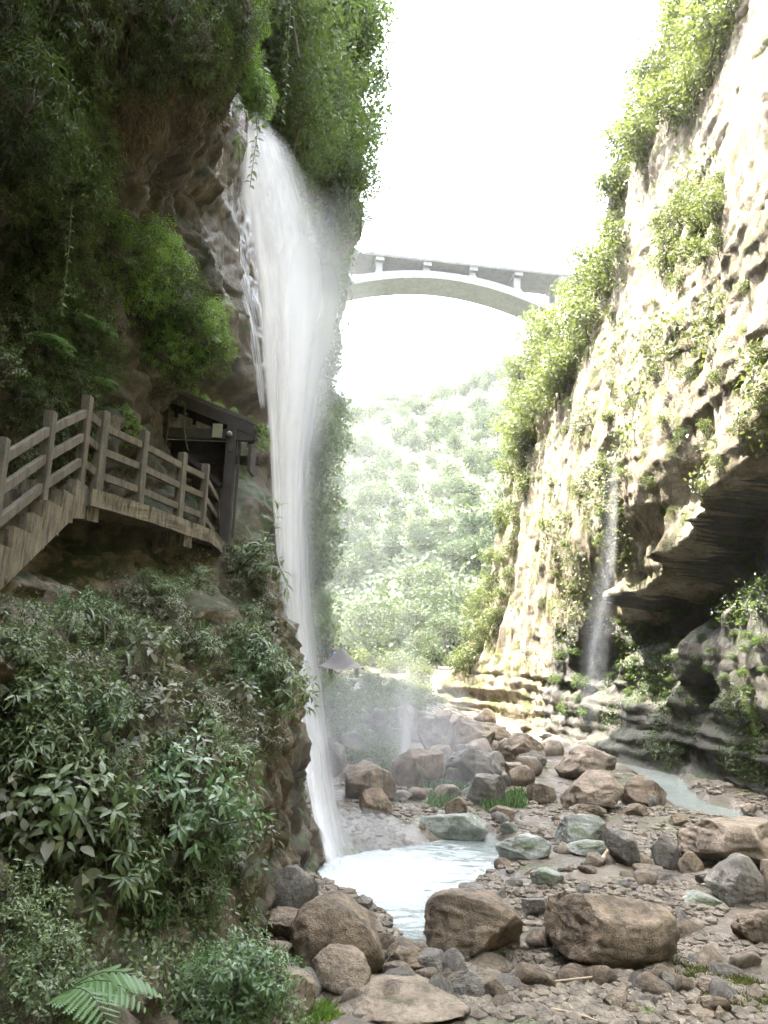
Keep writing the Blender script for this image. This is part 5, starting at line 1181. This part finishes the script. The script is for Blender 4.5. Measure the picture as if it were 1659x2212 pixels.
# trees on the wall behind the fall
ZT = [(540, -30), (770, -30), (775, 100), (745, 200), (765, 290), (785, 420), (740, 520), (705, 610), (680, 630), (690, 450), (560, 230)]
for x, y in scatter(ZT, 50, 26, rg):
    h = hit(['far_left_cliff'], x, y)
    if h:
        n = Vector((h[1].x, h[1].y, 0)); r_ = random.choice([random.uniform(0.8, 1.4), random.uniform(1.4, 2.2), random.uniform(2.0, 2.9)]) if y < 420 else random.uniform(0.7, 1.2); tree('wall_tree', 'wall_tree', h[0] + n*random.uniform(0.1, 0.55)*r_, r_, near_label('dark green wall tree', x, y, [(570, 40, 'at the top beside the overhang'), (650, 20, 'at the top behind the thin vine'), (740, 60, 'at the top by the sky'), (620, 200, 'behind the fall crest'), (720, 220, 'below the top sky edge'), (690, 350, 'right of the upper fall'), (780, 400, 'below the jutting rounded tree'), (730, 480, 'above the bridge end'), (720, 600, 'left of the bridge end')]), 'tree', 'trees on the wall behind the fall')
for x, y, Y, r_, lab in ((765, 20, 40, 1.7, 'tree at the top edge with thin branches against the sky'), (800, 300, 42, 1.5, 'tree jutting into the sky left of the white gap'), (790, 400, 42, 1.6, 'rounded tree jutting furthest right from the left wall'), (722, 575, 42, 0.8, 'tree overlapping the left end of the bridge'), (700, 630, 42, 0.7, 'lowest tree below the left end of the bridge')):
    tree('wall_tree', 'wall_tree', P(x, y, Y), r_, lab, 'tree', 'trees on the wall behind the fall')
ZT2 = [(640, 700), (690, 750), (725, 860), (700, 960), (690, 1100), (690, 1400), (640, 1440)]
for x, y in scatter(ZT2, 24, 24, rg):
    h = hit(['far_left_cliff'], x, y)
    if h:
        r_ = random.uniform(1.1, 1.9); tree('wall_tree', 'wall_tree', h[0] + Vector((h[1].x, h[1].y, 0))*0.3*r_, r_, near_label('misty tree', x, y, [(680, 780, 'under the open sky beside the spray'), (740, 860, 'at the left of the hill skyline'), (690, 1000, 'through the spray at mid height'), (690, 1200, 'through the spray above the platform'), (690, 1380, 'just behind the viewing platform')]), 'tree', 'misty trees beside the spray')
# right wall vegetation
def wallveg(poly, n, mind, kind, rlo, rhi, label, group, name='cliff_shrub', squash=1.0, outk=0.3, cat='shrub', holes=(), marks=None):
    for x, y in scatter(poly, n, mind, rg, holes):
        h = hit(['right_cliff'], x, y)
        if h is None: continue
        r_ = random.uniform(rlo, rhi); nn = Vector((h[1].x, h[1].y, 0.2)).normalized(); tree(name, kind, h[0] + nn*outk*r_, r_, near_label(label, x, y, marks) if marks else label, cat, group, squash, trunk=True)
wallveg([(1395, 40), (1470, 0), (1600, -20), (1590, 130), (1480, 250), (1400, 330), (1330, 440), (1290, 430), (1300, 320)], 46, 24, 'sunny_shrub', 0.9, 1.9, 'sunlit green shrub', 'shrubs along the top right skyline', marks=[(1430, 60, 'at the very top of the right skyline'), (1540, 40, 'at the top, right of the skyline'), (1380, 220, 'on the upper right skyline'), (1480, 200, 'inside the upper right skyline'), (1310, 380, 'on the jutting right skyline'), (1380, 330, 'over the dark rock flutes')])
wallveg([(1430, 480), (1500, 420), (1590, 360), (1560, 560), (1480, 620), (1420, 560)], 16, 34, 'sunny_shrub', 0.6, 1.0, 'sunlit shrub', 'shrubs around the high cave', marks=[(1450, 480, 'upper left of the high small cave'), (1560, 420, 'just above the high small cave'), (1460, 580, 'lower left of the high small cave'), (1540, 560, 'just below the high small cave')])
wallveg([(1260, 560), (1330, 480), (1345, 560), (1290, 680), (1260, 780), (1180, 900), (1130, 1000), (1095, 950), (1110, 820), (1160, 700)], 52, 24, 'sunny_shrub', 1.1, 2.0, 'sunlit ridge shrub', 'shrubs on the right ridge', marks=[(1300, 560, 'above the bridge end at right'), (1240, 640, 'beside the right end of the bridge'), (1170, 720, 'just below the arch foot'), (1240, 780, 'inside the ridge below the bridge'), (1120, 860, 'on the skyline over the hill'), (1130, 970, 'low on the ridge edge')])
wallveg([(1090, 880), (1150, 940), (1130, 1150), (1085, 1330), (1030, 1420), (960, 1470), (930, 1480), (1010, 1380), (1060, 1250)], 44, 22, 'sunny_shrub', 0.7, 1.4, 'pale sunlit shrub', 'shrubs on the far right buttress', marks=[(1110, 920, 'at the top of the far buttress'), (1120, 1050, 'on the upper buttress edge'), (1100, 1200, 'against the fluted rock'), (1060, 1330, 'on the lower buttress edge'), (1000, 1410, 'low beside the pale rock'), (950, 1470, 'above the layered rock foot')])
wallveg([(1340, 1320), (1480, 1310), (1560, 1300), (1659, 1260), (1659, 1560), (1500, 1540), (1360, 1520), (1310, 1450)], 50, 26, 'shade_shrub', 0.22, 0.42, 'shaded grey-green shrub', 'shrubs under the right overhang', squash=0.8, marks=[(1340, 1380, 'at the left mouth of the undercut'), (1340, 1480, 'beside the trickle, low'), (1430, 1350, 'in the left of the undercut'), (1430, 1450, 'over the dark lower hollow'), (1430, 1530, 'below the dark lower hollow'), (1520, 1360, 'in the middle of the undercut'), (1520, 1460, 'mid height right of the hollow'), (1520, 1530, 'on the low ledge of the right wall'), (1620, 1330, 'at the right edge of the undercut'), (1620, 1430, 'at the right edge, mid height'), (1620, 1530, 'at the right edge, low down')])
wallveg([(1550, 1150), (1659, 1100), (1659, 1300), (1560, 1290)], 9, 30, 'shade_shrub', 0.25, 0.42, 'leafy clump at the right edge below the overhang', 'leafy clumps at the right edge')
wallveg([(1180, 1400), (1290, 1380), (1300, 1560), (1200, 1570)], 8, 34, 'shade_shrub', 0.35, 0.65, 'misty green shrub beside the trickle', 'shrubs beside the trickle')
wallveg([(1310, 880), (1360, 860), (1360, 1080), (1310, 1240), (1290, 1240)], 10, 34, 'sunny_shrub', 0.3, 0.55, 'mossy green tuft along the trickle channel', 'tufts along the trickle channel')
wallveg([(1150, 700), (1659, 600), (1659, 980), (1300, 1250), (1170, 1350)], 40, 55, 'sunny_shrub', 0.25, 0.55, 'small dry-green tuft', 'tufts on the sunlit wall', marks=[(1200, 1000, 'on the far fluted rock'), (1210, 1250, 'low on the far fluted rock'), (1320, 800, 'on the left of the bare wall'), (1300, 1050, 'beside the trickle on bare rock'), (1430, 750, 'in the middle of the bare wall'), (1430, 950, 'above the lip, middle'), (1550, 680, 'high on the right of the bare wall'), (1550, 850, 'near the small dark hole'), (1620, 900, 'at the right edge above the lip')])
cover(['right_cliff'], [[(1400, 60), (1570, 0), (1560, 300), (1540, 560), (1659, 760), (1659, 980), (1300, 1280), (1140, 1560), (880, 1540), (880, 1250), (1110, 850), (1300, 480)]], 9500, 0.20, 'leaf_sunny', 'wall_creeper', 'patchy yellow-green creepers on the sunlit right wall', 'creeper', wr=0.5, thr=0.17, nscale=0.28, per=5, jit=0.28, seed=31)
cover(['right_cliff'], [[(1300, 1340), (1659, 1240), (1659, 1600), (1300, 1560)], [(1330, 1560), (1659, 1600), (1659, 1700), (1400, 1640)]], 3600, 0.13, 'leaf_tree', 'wall_creeper', 'grey-green creepers in the shade under the right overhang', 'creeper', wr=0.5, thr=-0.05, nscale=0.4, per=5, jit=0.2, seed=32)
cover(['far_left_cliff'], [[(540, -30), (780, -30), (800, 450), (700, 740), (730, 880), (695, 1440), (640, 1440), (640, 700)]], 3500, 0.24, 'leaf_tree', 'wall_creeper', 'dark creepers clothing the wall behind the waterfall', 'creeper', wr=0.5, thr=-0.3, nscale=0.3, per=5, jit=0.4, seed=33)
# bank plants behind the pool
for x, y in scatter([(700, 1470), (830, 1490), (840, 1560), (870, 1690), (930, 1720), (760, 1660), (700, 1560)], 26, 22, rg) + scatter([(700, 1465), (930, 1490), (950, 1535), (830, 1555), (700, 1560)], 40, 16, rg):
    g = ground_hit(x, y); tree('bank_shrub', 'shade_shrub', g + Vector((0, 0, 0.2)), random.uniform(0.5, 1.0), 'misty low shrub on the bank behind the falling spray', 'shrub', 'shrubs on the misty bank', 0.8)
def grass_patch(poly, n, ln, label, seed, matn='leaf_bright'):
    rng = np.random.default_rng(seed); pts_ = scatter(poly, n, 2, rng); pos = np.array([on_plane(x, y, 0.25 + wlev(np.array([28.]))[0])[:] for x, y in pts_]); pos[:, 2] = ground_z(pos[:, 0], pos[:, 1])
    pos = np.repeat(pos, 6, 0) + rng.normal(size=(len(pos)*6, 3))*np.array([.06, .06, 0]); m_ = len(pos)
    d = norm(rng.normal(size=(m_, 3))*0.5 + np.array([0, 0, 1.0])); V, F, lv = leaf_geo(pos, d, rng.normal(size=(m_, 3)), ln*(0.5 + rng.random(m_)), 0.22, T_LO, rng=rng)
    o = obj('grass', mesh_from('grass', V, F, MAT[matn], attr={'lv': lv})); tag(o, label, 'grass', kind='stuff')
grass_patch([(1040, 1715), (1130, 1705), (1130, 1735), (1050, 1740)], 260, 0.2, 'bright green grass below the grey boulder', 41, 'leaf_fresh')
grass_patch([(920, 1690), (1010, 1690), (1020, 1720), (930, 1735)], 220, 0.2, 'grass on the bank behind the pool', 42, 'leaf_fresh')
grass_patch([(1440, 2050), (1560, 2070), (1659, 2110), (1659, 2180), (1500, 2120), (1440, 2090)], 1700, 0.06, 'yellow-green moss on the mud beside the biggest boulder', 43, 'moss_leaf')
grass_patch([(1380, 2150), (1420, 2150), (1430, 2185), (1385, 2190)], 120, 0.05, 'small weeds among the stones at the bottom', 44)
grass_patch([(660, 2190), (700, 2170), (720, 2212), (650, 2230)], 150, 0.09, 'weeds between the bottom rocks', 45)
for x, y, Y, r_ in [(705, 1430, 74, 1.9), (740, 1420, 78, 2.2), (775, 1440, 75, 1.8), (810, 1430, 80, 2.3), (845, 1440, 76, 1.9), (880, 1420, 82, 2.4), (720, 1380, 84, 2.4), (800, 1390, 86, 2.5), (860, 1380, 88, 2.6), (905, 1450, 72, 1.7), (760, 1475, 69, 1.3), (800, 1480, 69, 1.3), (840, 1485, 68, 1.2), (880, 1490, 68, 1.3), (915, 1490, 68, 1.1), (720, 1480, 68, 1.3), (905, 1390, 85, 2.3), (940, 1420, 80, 2.0), (780, 1340, 92, 2.8), (840, 1330, 94, 2.8), (900, 1330, 92, 2.6), (960, 1360, 88, 2.2)]:
    tree('bank_tree', 'sunny_shrub' if r_ < 2 else 'hill_tree', P(x, y, Y), r_, near_label('sunlit leafy tree', x, y, [(715, 1400, 'right above the small pavilion'), (740, 1480, 'beside the small pavilion'), (800, 1400, 'at the foot of the hill, left'), (820, 1480, 'just behind the boulder heap'), (880, 1400, 'at the foot of the hill, middle'), (900, 1480, 'behind the thin spray'), (940, 1400, 'beside the far buttress foot'), (850, 1335, 'above the foot of the hill')]), 'tree', 'trees at the hill foot')
# hillside forest
rh = np.random.default_rng(12); k = 0
slots = []
while k < 300:
    y = 92 + 280*rh.random()**1.1; x = rh.uniform(-0.20, 0.32)*y
    z = float(hill_z(np.array([x]), np.array([y]))[0]); v = CAMR.transposed() @ (Vector((x, y, z)) - CP); px = W_/2 + FPX*v.x/-v.z; py = H_/2 - FPX*v.y/-v.z
    if px < 660 or px > 1230: continue
    r_ = rh.uniform(2.2, 4.2)*(0.7 + 0.0016*y)
    if any((x-a)**2 + (y-b)**2 < (0.75*r_)**2 for a, b in slots): continue
    slots.append((x, y))
    tree('hillside_tree', 'hill_tree', (x, y, z + 0.9*r_), r_, near_label('hazy hillside tree', px, py, [(760, 880, 'at the left of the skyline'), (900, 860, 'under the middle of the skyline'), (1050, 830, 'at the right of the skyline'), (780, 1000, 'on the upper left of the hill'), (930, 1000, 'in the upper middle of the hill'), (1060, 980, 'on the upper right of the hill'), (760, 1150, 'on the lower left of the hill'), (900, 1150, 'in the lower middle of the hill'), (760, 1330, 'at the left foot of the hill'), (860, 1330, 'at the foot of the hill')]), 'tree', 'trees of the far hillside forest', squash=random.uniform(0.9, 1.3)); k += 1

cover(['hillside'], [[(660, 780), (1200, 700), (1200, 1300), (900, 1480), (660, 1480)]], 7000, 0.9, 'leaf_hill', 'undergrowth', 'dense undergrowth between the trees of the far hillside', 'undergrowth', wr=0.6, thr=-1.0, nscale=0.05, per=4, jit=1.5, seed=34)
# viewing platform, pavilion and visitors upstream
pf = empty('viewing_platform', P(680, 1440, 62), 'dark viewing platform on the far left wall behind the fall', 'platform')
def sub(mb, name, mat, par, **k):
    o = mb.build(name, mat, par, **k); reparent(o, par); return o
c_ = P(682, 1432, 62)
sub(MB().box((c_.x - 1.2, 62.4, c_.z - 0.2), (6.0, 2.2, 0.35)), 'deck', MAT['concrete_rail'], pf)
for k in range(3): sub(MB().box((c_.x - 3.6 + 2.4*k, 62.0, c_.z - 2.2), (0.35, 0.35, 3.8)), 'pillar', MAT['concrete_rail'], pf)
for zz in (0.5, 0.95): sub(MB().bar((c_.x - 4.1, 61.4, c_.z + zz), (c_.x + 1.75, 61.4, c_.z + zz), 0.08, 0.09), 'rail', MAT['dark_timber'], pf)
for k in range(6): sub(MB().box((c_.x - 4.0 + 1.13*k, 61.4, c_.z + 0.47), (0.1, 0.1, 1.0)), 'post', MAT['dark_timber'], pf)
for k, (px_, lab) in enumerate(((697, 'left pale notice board on a dark post at the viewing platform'), (712, 'right pale notice board on a dark post at the viewing platform'))):
    q = P(px_, 1374 + 4*k, 61.8); e = empty('notice_board', (q.x, q.y, c_.z), lab, 'sign'); 
    o = MB().box((q.x, q.y - 0.05, q.z), (0.36, 0.05, 0.5)).build('board', MAT['white_board'], e); reparent(o, e)
    o = MB().box((q.x, q.y, (q.z + c_.z)/2), (0.07, 0.07, q.z - c_.z)).build('post', MAT['dark_timber'], e); reparent(o, e)
pvn = empty('small_pavilion', P(735, 1500, 56), 'small hazy pavilion with an upswept roof behind the spray', 'pavilion')
rc = P(735, 1446, 56); ap = P(735, 1398, 56)
V = []; F = []; nr_ = 5
for i in range(nr_ + 1):
    t = i/nr_; hw = 1.65*(1 - t)**0.8; z = rc.z + (ap.z - rc.z)*(t**1.5)
    for k in range(16):
        a = 2*math.pi*k/16 + math.pi/8*0; cx_, sy_ = math.cos(a), math.sin(a); mxx = max(abs(cx_), abs(sy_)); lift = 0.22*(1 - t)**3*max(0, (1/mxx - 1)/0.414)
        V.append((rc.x + hw*cx_/mxx, rc.y + 0.8 + hw*sy_/mxx, z + lift))
for i in range(nr_):
    for k in range(16): F.append((i*16+k, i*16+(k+1) % 16, (i+1)*16+(k+1) % 16, (i+1)*16+k))
o = obj('roof', mesh_from('roof', V, F, MAT['roof_tile']), pvn); reparent(o, pvn)
sub(MB().box((ap.x, rc.y + 0.8, ap.z + 0.15), (0.16, 0.16, 0.4), taper=0.3), 'finial', MAT['roof_tile'], pvn)
for sx in (-1, 1):
    for sy in (-1, 1): sub(MB().box((rc.x + 1.15*sx, rc.y + 0.8 + 1.15*sy, rc.z - 1.3), (0.14, 0.14, 2.7)), 'column', MAT['dark_timber'], pvn)
def person(loc, shirt, trouser, label, face, arm=0.2, h=1.68):
    e = bpy.data.objects.new('person', None)
    J = dict(pel=(0, 0, .95), chest=(0, 0, 1.28), neck=(0, 0, 1.46), head=(0, -.02, 1.60), crown=(0, 0, 1.68), lh=(.09, 0, .90), lk=(.10, -.03, .50), la=(.10, 0, .09), lt=(.11, -.15, .03), rh=(-.09, 0, .90), rk=(-.10, .02, .50), ra=(-.10, .05, .09), rt=(-.11, -.10, .03),
             ls=(.19, 0, 1.38), le=(.24, -.02, 1.12), lw=(.22, -.15 - arm, .95 + arm), lf=(.21, -.22 - arm, .93 + arm), rs=(-.19, 0, 1.38), re=(-.25, .0, 1.12), rw=(-.22, -.12, .90), rf=(-.21, -.16, .83))
    names = list(J); E = [('pel', 'chest'), ('chest', 'neck'), ('neck', 'head'), ('head', 'crown'), ('pel', 'lh'), ('lh', 'lk'), ('lk', 'la'), ('la', 'lt'), ('pel', 'rh'), ('rh', 'rk'), ('rk', 'ra'), ('ra', 'rt'), ('chest', 'ls'), ('ls', 'le'), ('le', 'lw'), ('lw', 'lf'), ('chest', 'rs'), ('rs', 're'), ('re', 'rw'), ('rw', 'rf')]
    rad = dict(pel=.15, chest=.155, neck=.055, head=.095, crown=.08, lh=.09, lk=.06, la=.042, lt=.035, ls=.065, le=.046, lw=.034, lf=.028)
    me = bpy.data.meshes.new('body'); me.from_pydata([J[n] for n in names], [(names.index(a), names.index(b_)) for a, b_ in E], [])
    tmp = bpy.data.objects.new('body', me); COL.objects.link(tmp); sk = tmp.modifiers.new('s', 'SKIN')
    for i, n in enumerate(names):
        r_ = rad.get(n) or rad.get('l' + n[1:]); me.skin_vertices[0].data[i].radius = (r_, r_*0.8); me.skin_vertices[0].data[i].use_root = (n == 'pel')
    tmp.modifiers.new('d', 'SUBSURF').levels = 1
    dg = bpy.context.evaluated_depsgraph_get(); bm_ = bpy.data.meshes.new_from_object(tmp.evaluated_get(dg)); bpy.data.objects.remove(tmp)
    bm_.materials.clear()
    for mt_ in (shirt, trouser, 'skin', 'hair', 'cloth_dark'): bm_.materials.append(MAT[mt_])
    for p_ in bm_.polygons:
        c = p_.center; p_.use_smooth = True
        p_.material_index = 4 if c.z < .08 else 1 if c.z < .95 and abs(c.x) < .18 else 3 if c.z > 1.62 or (c.z > 1.5 and c.y > .03) else 2 if c.z > 1.46 or (abs(c.x) > .17 and c.y < -.06) else 0
    o = obj('person', bm_, None, loc, (0, 0, face), h/1.72); tag(o, label, 'person'); return o
zf = c_.z - 0.02
for k, (px_, sh_, tr__, lab, fc_) in enumerate(((650, 'cloth_pink', 'cloth_dark', 'person in pink at the platform rail, leftmost of the visitors', 0.2), (664, 'cloth_white', 'cloth_blue', 'person in white beside the pink one on the platform', 0.5), (677, 'cloth_red', 'cloth_dark', 'person in red at the platform rail', -0.3), (688, 'cloth_dark', 'cloth_dark', 'person in dark clothes behind the platform rail', 0.1), (704, 'cloth_blue', 'cloth_dark', 'person in blue between the two notice boards', 0.4), (716, 'cloth_dark', 'cloth_blue', 'person in a dark top at the right end of the platform', -0.6))):
    q = P(px_, 1430, 62.0 + 0.25*(k % 2)); person((q.x, q.y, zf), sh_, tr__, lab, fc_, arm=0.1 + 0.05*k)
for k, (px_, sh_, lab, fc_) in enumerate(((848, 'cloth_dark', 'person in dark clothes standing on the boulder pile', 0.3), (858, 'cloth_white', 'person in a white shirt standing beside the dark one on the pile', -0.5))):
    q = P(px_, 1530, 57); person((q.x, q.y, q.z), sh_, 'cloth_dark', lab, fc_)
# spray mist hanging over the pool and beside the fall
def mist(name, ctr, rad, dens, label):
    m = bpy.data.materials.new(name); m.use_nodes = True; nt = m.node_tree; nt.nodes.remove(nt.nodes['Principled BSDF'])
    pv = nt.nodes.new('ShaderNodeVolumePrincipled'); pv.inputs['Color'].default_value = (0.97, 0.98, 1.0, 1); pv.inputs['Density'].default_value = dens; pv.inputs['Anisotropy'].default_value = 0.2
    nt.links.new(pv.outputs[0], nt.nodes['Material Output'].inputs['Volume'])
    V, F = ICO4; o = obj(name, mesh_from(name, V*np.array(rad), F, m), None, ctr); tag(o, label, 'mist', kind='stuff')
mist('spray_mist', P(700, 1050, 22), (2.0, 2.6, 9.5), 0.022, 'white spray drifting to the right of the waterfall')
mist('valley_mist', P(790, 1200, 80), (11, 9, 17), 0.0012, 'sunlit mist drifting in front of the far hillside')
mist('spray_mist', P(760, 1880, 18.6), (2.0, 1.8, 1.3), 0.2, 'splash mist where the fall meets the pool')
mist('spray_mist', P(850, 1700, 27), (3.4, 5.5, 4.4), 0.04, 'spray mist hanging over the rocks behind the pool')

# ------------------------------------------------------------------ haze over the whole gorge
m = bpy.data.materials.new('haze_air'); m.use_nodes = True; nt = m.node_tree; nt.nodes.remove(nt.nodes['Principled BSDF'])
pv = nt.nodes.new('ShaderNodeVolumePrincipled'); pv.inputs['Color'].default_value = (0.96, 0.98, 1.0, 1); pv.inputs['Density'].default_value = 0.00019; pv.inputs['Anisotropy'].default_value = 0.3
nt.links.new(pv.outputs[0], nt.nodes['Material Output'].inputs['Volume'])
o = MB().box((30, 220, 77), (520, 520, 160)).build('haze', m); tag(o, 'thin bright haze filling the gorge', 'haze', kind='stuff')
